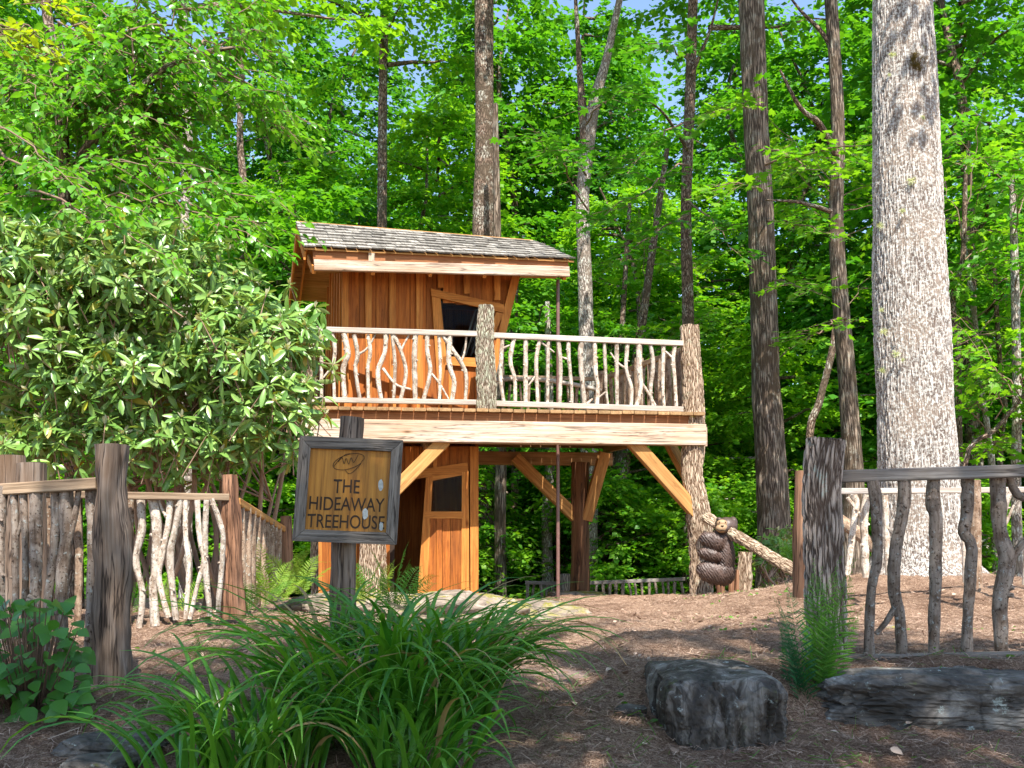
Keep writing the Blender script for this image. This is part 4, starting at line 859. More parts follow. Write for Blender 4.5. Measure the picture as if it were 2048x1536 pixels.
bd = 12.35; BR_ = thing('carved_bear', P(1432, 1170, bd), 'dark carved wooden bear hugging the front right log post', 'carving')
I3 = Matrix.Identity(3)
def ell(px, py, rx, ry, rz, ang=0, dd=0.0): return (P(px, py, bd + dd), (rx * bd / F, ry, rz * bd / F), Matrix.Rotation(R(ang), 3, 'Y'))
parts = [ell(1449, 1115, 20, .15, 50), ell(1440, 1085, 22, .13, 26), ell(1446, 1145, 24, .16, 27), ell(1424, 1083, 27, .08, 17, 28, -.10), ell(1420, 1110, 25, .08, 13, 18, -.10), ell(1424, 1146, 33, .10, 21, 22, -.09), ell(1452, 1072, 15, .11, 16)]
def fur(co):
    q = co * 1.0; return .010 * math.sin((q.z * .55 + q.x * .83) * 240 + 3 * noise.noise(q * 20)) * (1 if q.y < bd + .03 else .3) + .004 * noise.noise(q * 55)
remesh_obj('body', parts, .011, 'bearwood', BR_, fur)
remesh_obj('head', [ell(1453, 1053, 22, .14, 19), ell(1445, 1058, 14, .15, 11, 0, -.03), ell(1438, 1039, 6, .05, 5), ell(1466, 1046, 9, .08, 13)], .009, 'bearwood', BR_, lambda c: .003 * noise.noise(c * 60))
remesh_obj('muzzle', [ell(1444, 1057, 13, .07, 9, 0, -.115), ell(1444, 1047, 11, .06, 8, 0, -.10)], .007, 'bearface', BR_)
one('tube', 'mouth', 'carve', BR_, [P(1434, 1058, bd - .165), P(1439, 1061.5, bd - .18), P(1444, 1060, bd - .186), P(1450, 1061.5, bd - .18), P(1455, 1057, bd - .165)], .005, n=6, res=.01)
one('tube', 'nose', 'carve', BR_, [P(1442, 1052, bd - .17), P(1445, 1052, bd - .185), P(1447, 1052, bd - .17)], .009, n=8)
for x in (1439, 1451): one('tube', 'eye', 'carve', BR_, [P(x, 1044, bd - .14), P(x, 1044, bd - .16)], .006, n=8)

# ------------------------------------------------------------------ STONES
def stone(name, c, r, mat, label, sq_=3.5, amp=.10, f=3.0, sub=5, strata=0.0, rotz=0.0, flute=0.0):
    bm = bmesh.new(); bmesh.ops.create_icosphere(bm, subdivisions=sub, radius=1); c = Vector(c); sd = random.random() * 30
    rm = Matrix.Rotation(rotz, 3, 'Z')
    for v in bm.verts:
        p = v.co; k = (abs(p.x) ** sq_ + abs(p.y) ** sq_ + abs(p.z) ** sq_) ** (-1 / sq_); q = p * k
        a = 1 + amp * (noise.noise(q * 1.2 + Vector((sd, 0, 0))) * 1.4 + .6 * noise.noise(q * f + Vector((sd, 3, 0))) + .28 * noise.noise(q * f * 3 + Vector((sd, 0, 9))) + .12 * noise.noise(q * f * 8))
        if strata: a += strata * (abs(noise.noise(Vector((q.x * .5, q.y * .5, q.z * 4 + sd)))) - .2)
        if flute: a -= flute * abs(noise.noise(Vector((q.x * 5 + sd, q.y * 5, q.z * .6)))) * (1 if abs(q.z) < .9 else .2)
        dv = noise.voronoi(q @ Matrix.Diagonal((2.2, 2.2, 1.3 if flute > 0 else 3.0)) + Vector((sd, 0, 0)) + noise.noise_vector(q * 3) * .25)[0]; a -= (.0 if flute else .04) * max(0, 1 - (dv[1] - dv[0]) * 7)
        lay = math.floor((q.z + .12 * noise.noise(q * 2)) * 4.5 + sd) if strata else 0; a += strata * .7 * (math.sin(lay * 12.9) )
        a += (0 if flute else .02) * (noise.cell(q * 3.1 + Vector((sd, 0, 0))) - .5); a -= flute * .9 * max(0, noise.noise(Vector((q.x * 9 + q.y * 9, sd, q.z * .8 + noise.noise(q * 4))))) if abs(q.z) < .93 else 0
        v.co = rm @ Vector((q.x * a * r[0], q.y * a * r[1], q.z * a * r[2]))
    me = bpy.data.meshes.new(name); bm.to_mesh(me); bm.free(); me.polygons.foreach_set('use_smooth', [mat == 'rockpale'] * len(me.polygons)); me.materials.append(M[mat])
    o = bpy.data.objects.new(name, me); COL.objects.link(o); o.location = c; tag(o, label, 'stone'); return o
stone('boulder', (0.89, 4.56, -.075), (.265, .45, .25), 'rockstreak', 'big dark square boulder with pale vertical streaks at the foot of the right fence', 7, .06, 3.2, 6, .006, .0, .11)
stone('flat_stone', (2.14, 4.80, -.06), (.74, .27, .19), 'rockdark', 'long flat dark lichened stone under the near right fence', 6, .10, 3.2, 6, .035, -.05)
stone('flat_stone', (1.55, 4.95, -.12), (.22, .20, .12), 'rockdark', 'low dark stone wedged between the big boulder and the long flat stone', 3.5, .12, 3, 5, .05)
stone('step_stone', (.27, 4.55, -.10), (.28, .15, .055), 'rockred', 'low brown step stone left of the big boulder', 4, .15, 3, 5)
stone('step_stone', (.27, 5.5, -.005), (.22, .22, .035), 'rockred', 'flat pinkish stone set in the path behind the daylilies', 4, .12, 3, 5)
stone('rock', P(232, 1510, 3.95), (.20, .16, .085), 'rockdark', 'dark rock under the daylily leaves at the bottom left', 4, .12, 3, 5, .08)
stone('rock', P(190, 1545, 3.7), (.12, .12, .06), 'rockdark', 'smaller dark rock beneath the bottom left rock', 3.5, .12, 3, 4, .08)
stone('boulder', (-1.0, 9.5, -.02), (1.3, .7, .33), 'rockpale', 'broad pale moss covered boulder lying behind the sign', 3.0, .17, 3.4, 6, .06)
stone('rock', (.30, 9.6, .04), (.40, .3, .17), 'rockpale', 'low mossy rock at the right end of the broad boulder', 3.2, .16, 3.0, 5)
stone('flat_stone', (.93, 14.3, .02), (.42, .3, .10), 'rockpale', 'stacked slab at the foot of the back deck post', 5, .10, 3.0, 5, .1)
stone('rock', P(1780, 1262, 7.0), (.06, .06, .04), 'rockpale', 'small pale rock on the mulch behind the right fence sticks', 3, .15, 3, 4)
stone('rock', P(1290, 1420, 4.4) + Vector((-.05, .1, -.02)), (.07, .05, .03), 'rockdark', 'small stone left of the big boulder', 3, .15, 3, 4)

# ------------------------------------------------------------------ FOREST: shared crowns
def crown_arrays(z0, z1, Rm, nbr, n_tw, n_lf, tw, seed, gap=None, low=1.0):
    rng = np.random.default_rng(seed); PP, DD, NN, br = [], [], [], []
    for i in range(nbr):
        t = (i + rng.random()) / nbr; z = z0 + (z1 - z0) * t; a = i * 2.4 + rng.normal(0, .4)
        Ln = Rm * (low + (1 - low) * min(1, t * 3)) * (1 - .75 * max(0, t - .35) / .65) * rng.uniform(.7, 1.15)
        p0 = np.array([0, 0, z]); p1 = np.array([math.cos(a) * Ln, math.sin(a) * Ln, z + Ln * rng.uniform(-.05, .4)])
        p, d, n_, path, tw_ = spray(p0, p1, sag=.12 * Ln, n_tw=n_tw, tw=tw, n_lf=n_lf, start=.2, rng=rng, wob=.3)
        PP.append(p); DD.append(d); NN.append(n_); br.append(path)
    return np.concatenate(PP), np.concatenate(DD), np.concatenate(NN), br
CR = []
specs = [(3.0, 15, 3.6, 66, 24, 13, 1.3, 'leafA', .15), (1.0, 11, 3.2, 62, 24, 13, 1.2, 'leafB', .14), (4.0, 17, 4.0, 70, 24, 12, 1.4, 'leafC', .16), (0.4, 6.5, 2.6, 50, 24, 12, 1.0, 'leafB', .12), (0.3, 8, 2.8, 52, 24, 12, 1.05, 'leafA', .13), (0.1, 3.4, 1.9, 40, 24, 12, .8, 'leafB', .10)]
proto = []
for si, (z0, z1, Rm, nbr, ntw, nlf, tw_, mt, ls) in enumerate(specs):
    p, d, n_, br = crown_arrays(z0, z1, Rm, nbr, ntw, nlf, tw_, 100 + si, low=.75)
    t = bpy.data.objects.new('forest_tree', None); COL.objects.link(t); ORG[t.name] = Vector((0, 0, 0))
    o = leaf_mesh('crown', 'rhomb', p, d, n_, RNG.uniform(.5, 1.35, len(p)) * ls, mt, t, 1.25, okind='stuff')
    mb = MB(); h = z1 * 1.03; rb_ = .007 * h + .04
    pts = [Vector((random.uniform(-.12, .12) * k, random.uniform(-.12, .12) * k, h * k / 6 - .4)) for k in range(7)]
    mb.tube(pts, [rb_ * (1.25 - .18 * k) if k else rb_ * 1.5 for k in range(7)], n=10, amp=.08, res=.6)
    for path in br[::2]:
        mb.tube(path[::2], [.045, .035, .025, .015, .006][:len(path[::2])], n=5, cap=False)
    mb.build('trunk', 'midbark', t, recalc=False); proto.append(t)
protos_used = [False] * len(proto)
def copy_tree(t, loc, rz, sc, label, group, name='forest_tree', cat='tree'):
    i = proto.index(t)
    if not protos_used[i]:
        protos_used[i] = True; o = t
    else:
        o = t.copy(); COL.objects.link(o); 
        for ch in t.children:
            c = ch.copy(); COL.objects.link(c); c.parent = o
    o.location = loc; o.rotation_euler = (0, 0, rz); o.scale = (sc, sc, sc * random.uniform(.92, 1.1)); o.name = name
    tag(o, label, cat, group); return o
ZONES = [(-40, 'past the left edge'), (110, 'at the left edge above the rhododendron'), (260, 'behind the broad leaved tree'), (400, 'above the rhododendron'), (590, 'just left of the treehouse gable'), (740, 'behind the left end of the roof'), (900, 'behind the middle of the roof'), (1010, 'around the grey trunk'),
    (1130, 'behind the right end of the roof'), (1250, 'around the forked trunk'), (1400, 'behind the right deck railing'), (1490, 'left of the tall dark trunk'), (1590, 'around the tall dark trunk'), (1740, 'around the slender leaning trunk'), (1910, 'behind the oak trunk'), (2060, 'right of the oak trunk'), (99999, 'past the right edge')]
rr = random.Random(11); placed = []
GAP = (1555, 1745)
def place(y0, y1, cnt, kinds, smin, smax, rad, spread=.62):
    n_ = 0; tries = 0
    while n_ < cnt and tries < cnt * 60:
        tries += 1; y = rr.uniform(y0, y1); x = rr.uniform(-1, 1) * (spread * y + 2); 
        if any((x - a) ** 2 + (y - b) ** 2 < rad * rad for a, b in placed): continue
        k = rr.choice(kinds); px = 1024 + F * x / y
        if k in (0, 2) and GAP[0] - 50 < px < GAP[1] + 10: continue
        if k == 1 and GAP[0] - 60 < px < GAP[1] + 30 and y < 23: continue
        placed.append((x, y)); n_ += 1
        zone = [z for q, z in ZONES if px < q][0]
        tone = ('bright green' if k in (1, 3, 5) else ('deep green' if k == 2 else 'mid green')); kindw = 'bushy shrub' if k == 5 else ('low understory tree' if k > 2 else 'tall forest tree')
        row = 'in the front row' if y < 23 else ('further back' if y < 36 else 'far back')
        copy_tree(proto[k], (x, y, G(x, y)), rr.uniform(0, 6.3), rr.uniform(smin, smax), '%s %s %s %s' % (tone, kindw, row, zone), '%ss of the woods behind the treehouse' % kindw, {5: 'forest_shrub', 3: 'understory_tree', 4: 'understory_tree'}.get(k, 'forest_tree'), 'shrub' if k == 5 else 'tree')
place(17.6, 20.5, 17, [5], .8, 1.15, 1.25)
place(18.5, 24.5, 25, [3, 4, 3, 4], .8, 1.2, 1.5)
place(20, 27, 16, [0, 1, 1, 4], .9, 1.2, 2.2)
place(25, 36, 25, [0, 1, 2, 1, 3], 1.0, 1.35, 3.0)
place(36, 56, 27, [0, 1, 2, 1], 1.2, 1.7, 4.0)
for x, y, k, lab in ((-.4, 28, 0, 'mid green forest tree behind the grey trunk at the top middle of the picture'), (-1.9, 25, 1, 'bright green forest tree left of the grey trunk above the roof'), (1.4, 31, 0, 'mid green forest tree right of the grey trunk above the roof end'), (9.6, 20.5, 0, 'mid green forest tree filling the upper right corner of the picture'), (11.2, 25, 2, 'deep green forest tree behind the upper right corner tree'), (8.0, 26, 0, 'mid green forest tree beyond the right side of the oak')):
    copy_tree(proto[k], (x, y, G(x, y)), x, 1.15, lab, 'tall forest trees of the woods behind the treehouse')
for t, us in zip(proto, protos_used):
    if not us:
        for c in list(t.children): bpy.data.objects.remove(c)
        bpy.data.objects.remove(t)
# far wood closing the view
n_ = 60000; a = RNG.uniform(-1, 1, n_); yy = RNG.uniform(62, 80, n_); xx = a * 52; zz = RNG.uniform(0, 1, n_) ** 1.2 * 19 + gz(xx, yy, False) - 1
msk = ~((1024 + F * xx / yy > GAP[0] - 20) & (1024 + F * xx / yy < GAP[1] + 20) & (zz > 17)); pos = np.stack([xx, yy, zz], 1)[msk]; cl = pos + 0
k_ = len(pos); dr = norm(np.stack([RNG.normal(size=k_), RNG.normal(size=k_), RNG.normal(-.3, .4, k_)], 1)); nr = norm(np.stack([RNG.normal(0, .5, k_), RNG.normal(-.2, .5, k_), np.ones(k_)], 1))
fo = leaf_mesh('distant_woods', 'rhomb', pos, dr, nr, RNG.uniform(.35, .75, k_), 'leafA', None, 1.3, okind='stuff'); tag(fo, 'mass of green leaves of the far woods')

# ------------------------------------------------------------------ TREES WITH THEIR OWN TRUNKS
_cp = {}
def own_crown(parent, base, seed, z0, z1, Rm, nbr=44, mt='leafA', ls=.15, tw=1.3):
    p, d, n2, br = crown_arrays(z0, z1, Rm, nbr, 22, 12, tw, seed); b = np.array(base)
    leaf_mesh('crown', 'rhomb', p + b, d, n2, RNG.uniform(.75, 1.25, len(p)) * ls, mt, parent, 1.25, okind='stuff')
    mb = MB()
    for path in br[::2]: mb.tube([Vector(q) for q in (path[::2] + b)], [.06, .045, .03, .018, .008], n=5, cap=False)
    mb.build('branches', 'midbark', parent, recalc=False)
def tree(name, label, pts, d, wpx, mat, topz, crown=None, n=26, res=.12, amp=.06, cat='tree', group=None, lean=0):
    w_ = [P(px, py, d) for px, py in pts]; base = w_[0].copy(); base.z = G(base.x, d) - .05
    if w_[0].z > base.z + .05: w_ = [base] + w_; wpx = [wpx[0] * 1.1] + list(wpx)
    t = thing(name, base, label, cat, group); rad = [a / 2 * d / F for a in wpx]
    dirn = (w_[-1] - w_[-2]); top = w_[-1] + dirn.normalized() * max(.5, topz - w_[-1].z)
    w2 = w_ + [top]; rad2 = rad + [rad[-1] * .55]
    one('tube', 'trunk', mat, t, w2, rad2, n=n, amp=amp, nf=1.5, res=res)
    if crown: own_crown(t, (top.x, top.y, 0), crown[0], crown[1], crown[2], crown[3], crown[4] if len(crown) > 4 else 40, crown[5] if len(crown) > 5 else 'leafA')
    return t
def branch(t, pts, r0, mat='midbark', name='branch', n=7):
    w_ = [P(*p) for p in pts]; k = len(w_); return one('tube', name, mat, t, w_, [r0 * (1 - .75 * i / (k - 1)) for i in range(k)], n=n, amp=.12, res=.12)
# the oak
ow = [(1846, 1185, 330), (1846, 1160, 250), (1844, 1130, 198), (1842, 1100, 180), (1840, 1060, 168), (1835, 950, 155), (1827, 750, 144), (1818, 500, 136), (1811, 250, 127), (1806, 0, 119), (1803, -140, 115)]
OD = 10.4; OT = thing('oak_tree', P(1845, 1160, OD), 'huge pale grey furrowed oak trunk at the right with tufts of lichen', 'tree')
mb = MB(); mb.tube([P(x, y, OD) for x, y, _ in ow], [a / 2 * OD / F for *_, a in ow], n=300, amp=.075, nf=.55, res=.011, cap=False, seed=2); mb.build('trunk', 'oak', OT, recalc=False)
tp = P(1803, -140, OD); mb = MB(); mb.tube([tp - v3 * .03, tp + Vector((-.05, 0, 3)), tp + Vector((0, .1, 8))], [.29, .24, .1], n=24, res=.3); mb.build('upper_trunk', 'oakrest', OT)
own_crown(OT, (tp.x, tp.y, 0), 55, 9.5, 16, 3.8, 14, 'leafA')
def tuft(px, py, r, mat='lichtuft', cnt=90):
    c = P(px, py, OD); c = c + (CAM - c).normalized() * (.34 * math.sqrt(max(0, 1 - ((px - (1846 - (1160 - py) * .034)) / 72) ** 2)) + .055)
    k = cnt; dd = norm(np.stack([RNG.normal(0, 1, k), -np.abs(RNG.normal(0, .8, k)), RNG.normal(-.1, 1, k)], 1))
    leaf_mesh('lichen_tuft', 'frag', np.array(c) + RNG.normal(0, r * .15, (k, 3)), dd, norm(RNG.normal(size=(k, 3))), RNG.uniform(.5, 1, k) * r, mat, OT, 2.2)
M['lichtuft'] = leafmat('pale_lichen_tuft', (0.40, 0.45, 0.24), (0.58, 0.60, 0.38), .2, rough=.9, spec=.1)
M['brownmoss'] = leafmat('brown_moss', (0.10, 0.075, 0.02), (0.22, 0.16, 0.05), .1, rough=.9, spec=.1)
M['yellowmoss'] = leafmat('yellow_moss', (0.25, 0.24, 0.02), (0.40, 0.36, 0.05), .2, rough=.9, spec=.1)
for x, y, r_ in ((1822, 362, .055), (1804, 422, .04), (1759, 452, .05), (1785, 110, .045), (1846, 95, .03), (1845, 235, .035), (1762, 620, .035), (1766, 664, .05), (1791, 708, .05), (1764, 742, .045), (1805, 720, .03), (1778, 150, .025)): tuft(x, y, r_)
for k in range(16): tuft(1826 + random.gauss(0, 13), 124 + random.gauss(0, 10), .045, 'brownmoss', 40)
for k in range(30):
    x = random.choice([1770, 1840, 1850, 1905]) + random.gauss(0, 22); tuft(x, 1148 + random.gauss(0, 6), .05, 'yellowmoss', 40)
# tall brown trunk
T2 = tree('tall_tree', 'tall dark brown trunk between the deck corner post and the fork trunk', [(1548, 1130), (1546, 1000), (1532, 760), (1524, 500), (1512, 250), (1502, 0), (1498, -90)], 15.5, [72, 64, 56, 52, 50, 52, 50], 'darkbark', 17, (71, 11.5, 18, 3.2, 12, 'leafC'), n=60, res=.06)
T3 = tree('slender_tree', 'slender brown trunk leaning between the tall dark trunk and the oak', [(1706, 1120), (1706, 960), (1696, 780), (1684, 640), (1672, 450), (1676, 250), (1662, 0), (1658, -60)], 16.0, [46, 42, 36, 34, 30, 26, 26, 25], 'darkbark', 15, (72, 11, 17, 2.4, 10, 'leafB'), n=30)
branch(T3, [(1683, 330, 16), (1640, 250, 15.7), (1600, 215, 15.4), (1560, 140, 15.3)], .07); branch(T3, [(1672, 110, 16), (1640, 60, 16), (1600, 20, 16), (1570, -20, 16)], .05); branch(T3, [(1668, 425, 16), (1600, 405, 15.5), (1530, 400, 15)], .045)
T4 = tree('grey_trunk_tree', 'straight grey trunk rising behind the treehouse roof', [(965, 1000), (966, 480), (970, 300), (968, 120), (968, 0), (966, -60)], 19, [46, 44, 40, 38, 40, 38], 'midbark', 18, (73, 11.5, 18, 3.0, 12, 'leafA'), n=36)
T5 = tree('forked_tree', 'forked grey trunk behind the slide pole', [(1178, 1210), (1178, 900), (1172, 640), (1168, 500), (1165, 400), (1176, 290), (1190, 200), (1210, 130), (1230, 40)], 18.5, [36, 34, 30, 28, 28, 27, 25, 18, 15], 'palebark', 14, None, n=24)
branch(T5, [(1174, 300, 18.5), (1166, 230, 18.5), (1160, 150, 18.5), (1150, -20, 18.5)], .12, n=12)
T6 = tree('slim_tree', 'slim dark trunk behind the right end of the deck railing', [(1378, 1200), (1376, 640), (1372, 420), (1380, 200), (1386, 0), (1390, -60)], 18.2, [26, 24, 22, 22, 20, 18], 'midbark', 15, (75, 10.5, 16, 2.8, 12, 'leafA'), n=20)
branch(T6, [(1376, 300, 18), (1330, 230, 17), (1300, 205, 16)], .04); branch(T6, [(1382, 150, 18), (1420, 60, 18), (1440, -20, 18)], .045)
XA = tree('double_trunk_tree', 'leaning dark trunk seen under the deck left of the corner post', [(1222, 1210), (1228, 1080), (1240, 960), (1262, 800), (1285, 640)], 20, [42, 38, 34, 24, 18], 'midbark', 9, None, n=18)
tree('slim_tree', 'thin mossy trunk under the deck between the slide pole and corner post', [(1196, 1210), (1212, 1080), (1226, 960), (1232, 860)], 20.5, [18, 16, 16, 14], 'midbark', 8, None, n=12)
tree('slim_tree', 'dark straight trunk under the deck beside the lower door', [(1001, 1170), (1000, 1040), (1002, 900), (1000, 780)], 18, [25, 24, 22, 20], 'darkbark', 9, None, n=16)
tree('slim_tree', 'pale thin trunk under the deck just left of the slide pole', [(1096, 1200), (1094, 1040), (1100, 920), (1098, 800)], 19, [24, 22, 20, 18], 'palebark', 5.5, None, n=16)
XB = tree('leaning_sapling', 'thin dark sapling leaning left behind the tall dark trunk', [(1618, 900), (1640, 800), (1668, 680), (1674, 560), (1675, 430)], 18, [16, 15, 14, 10, 7], 'midbark', 8, None, n=10)
SAP = [(XA, [(1222, 1100), (1262, 800), (1285, 640), (1300, 540)], 20), (XB, [(1640, 800), (1668, 680), (1675, 430), (1675, 380)], 18)]
for k, (pts, d, w_, lab) in enumerate([([(1918, 900), (1915, 700), (1905, 600), (1925, 520), (1930, 380)], 17, 15, 'curved dark sapling just right of the oak trunk'), ([(2032, 1000), (2034, 800), (2030, 560), (2026, 420)], 16, 20, 'pale mottled sapling at the right edge of the picture'),
        ([(1985, 960), (1975, 860), (1960, 760), (1950, 640), (1930, 500)], 18, 14, 'thin sapling leaning left beyond the right fence'), ([(1930, 930), (1990, 860), (2040, 800), (2090, 740)], 15, 10, 'sapling slanting up to the right over the right fence'),
        ([(2000, 930), (2010, 820), (1998, 700), (1990, 560)], 19, 12, 'thin upright sapling beyond the right fence')]):
    sap = tree('sapling', lab, pts, d, [w_ * (1 - .1 * i) for i in range(len(pts))], 'palebark' if k in (1, 2) else 'midbark', 6.2, None, n=10)
    SAP.append((sap, pts, d))
tree('slim_tree', 'slim mottled trunk behind the broad leaved tree at the left', [(372, 1100), (372, 420), (376, 300), (370, 150), (366, 0)], 14, [26, 22, 20, 19, 17], 'palebark', 12, (81, 8.5, 13, 2.6, 20, 'leafB'), n=16)
tree('slim_tree', 'thin trunk rising behind the left end of the treehouse roof', [(762, 900), (764, 400), (766, 160), (770, 0)], 21, [22, 20, 18, 18], 'midbark', 17, (82, 11, 18, 3.0, 26, 'leafB'), n=14)
tree('slim_tree', 'thin dark trunk seen high at the left beyond the rhododendron', [(486, 900), (488, 420), (480, 280), (485, 120)], 20, [18, 16, 14, 12], 'midbark', 12, None, n=12)

# ---- leafy sprays on near trees
def sprays(t, specs, kind, mat, ls, aspect, n_ind, massname='foliage', leafname='leaf', twr=.006, **kw):
    PP, DD, NN = [], [], []; tm = MB()
    for (a, b, o) in specs:
        kk = dict(kw); kk.update(o); r0 = kk.pop('r0', .02)
        p, d, n2, path, (tb, te) = spray(a, b, **kk); PP.append(p); DD.append(d); NN.append(n2)
        tm.tube([Vector(q) for q in path], [r0 * (1 - .8 * i / 8) for i in range(9)], n=6, cap=False)
        for q0, q1 in zip(tb, te): tm.tube([Vector(q0), Vector((q0 + q1) / 2 + np.array([0, 0, .02])), Vector(q1)], [twr * .7, twr * .5, twr * .25], n=4, cap=False)
    tm.build('twigs', 'twig', t, recalc=False)
    P_, D_, N_ = np.concatenate(PP), np.concatenate(DD), np.concatenate(NN)
    leaves(t, leafname, massname, kind, P_, D_, N_, RNG.uniform(.7, 1.2, len(P_)) * ls, mat, aspect, n_ind)
# broad leaved tree, left
BT = tree('broad_leaved_tree', 'broad leaved tree at the left whose sunlit sprays hang over the rhododendron', [(150, 1200), (140, 600), (126, 300), (118, 180), (96, 40), (86, -60)], 9.6, [34, 30, 26, 24, 20, 18], 'midbark', 9, None, n=20, res=.1)
branch(BT, [(150, 330, 9.6), (195, 270, 9.4), (255, 205, 9.2), (310, 150, 9.1), (390, 110, 9.0), (470, 95, 8.9)], .055, n=10)
branch(BT, [(137, 180, 9.6), (165, 140, 9.5), (190, 115, 9.4)], .04)
branch(BT, [(268, 195, 9.2), (268, 130, 9.2), (262, 60, 9.2)], .018); branch(BT, [(126, 260, 9.6), (135, 160, 9.4), (124, 80, 9.3)], .03)
sp = []; r2 = random.Random(5)
for k in range(125):
    x0, y0 = r2.choice([(130, 200), (140, 330), (240, 220), (310, 150), (390, 110), (120, 60), (60, 120), (150, 420), (260, 60)])
    x1 = x0 + r2.uniform(-160, 320); y1 = y0 + r2.uniform(-150, 200); x1 = min(x1, 610 - max(0, (150 - y1)) * .5)
    if y1 > 470: y1 = 470
    sp.append((P(x0, y0, 9.5 + r2.uniform(-.4, .8)), P(x1, y1, r2.uniform(8.2, 10.6)), dict(r0=.012)))
for x0, y0, x1, y1, d0, d1 in ((130, 420, 470, 330, 9.2, 7.6), (150, 430, 520, 410, 9.2, 8.2), (130, 340, 420, 300, 9, 7.2), (60, 380, 330, 470, 8.8, 7.4), (300, 400, 600, 440, 9.4, 8.9), (280, 330, 590, 400, 9.4, 8.8), (250, 380, 560, 470, 9.2, 8.6), (0, 300, 260, 380, 8.6, 7.2), (-60, 200, 150, 330, 8, 6.8)):
    sp.append((P(x0, y0, d0), P(x1, y1, d1), dict(r0=.012, n_tw=14)))
sprays(BT, sp, 'ovate', 'leafnear', .08, 1.1, 290, n_tw=12, tw=.42, n_lf=8, droop=.5, tilt=.5, sag=.15)
sp = [(P(-80, -40, 4.6), P(150, 40, 4.4), dict()), (P(-80, 60, 4.6), P(90, 100, 4.5), dict()), (P(-60, 20, 4.5), P(60, 60, 4.3), dict())]
YT = thing('overhanging_branch', P(-80, 0, 4.6), 'yellow green leafy branch reaching in at the top left corner', 'branch')
sprays(YT, sp, 'ovate', 'leafyel', .05, 1.05, 200, n_tw=9, tw=.2, n_lf=6, droop=.2, tilt=.5, sag=.03, r0=.006)
# maple boughs reaching forward in the upper middle and right
sp = [(P(1172, 250, 18), P(1250, 120, 14), {}), (P(1172, 350, 18), P(1120, 250, 14.5), {}), (P(1376, 240, 18), P(1250, 300, 14), {}), (P(1376, 120, 18), P(1290, 40, 14), {}), (P(1376, 330, 18), P(1180, 400, 14), {}), (P(1376, 400, 18), P(1480, 460, 15), {}), (P(1376, 430, 18), P(1250, 470, 15), {}), (P(1176, 420, 18), P(1060, 200, 15), {})]
sprays(T6, sp, 'maple', 'leafC', .16, 1.0, 200, n_tw=16, tw=1.0, n_lf=6, droop=.25, tilt=.3, sag=.4)
sp = [(P(1530, 330, 15), P(1740, 260, 12.5), {}), (P(1525, 380, 15), P(1430, 340, 12.5), {}), (P(1525, 300, 15), P(1660, 330, 12.8), {}), (P(1545, 560, 15.4), P(1640, 560, 13), {}), (P(1690, 640, 16), P(1610, 660, 14), {}), (P(1525, 210, 15.4), P(1420, 200, 13.5), {}), (P(1530, 440, 15.4), P(1660, 440, 13.5), {})]
sprays(T2, sp, 'maple', 'leafB', .13, 1.0, 220, n_tw=14, tw=.8, n_lf=5, droop=.2, tilt=.3, sag=.2)

for sap, pts, d in SAP:
    sp = []
    for q in range(11):
        a = random.choice(pts[1:]); sp.append((P(a[0], a[1] + random.uniform(-60, 60), d), P(a[0] + random.uniform(-190, 190), a[1] + random.uniform(-260, 20), d + random.uniform(-2, 1.5)), {}))
    sprays(sap, sp, 'maple', random.choice(['leafA', 'leafB']), .13, 1.0, 60, n_tw=12, tw=.8, n_lf=6, droop=.25, tilt=.35, sag=.2, r0=.012)
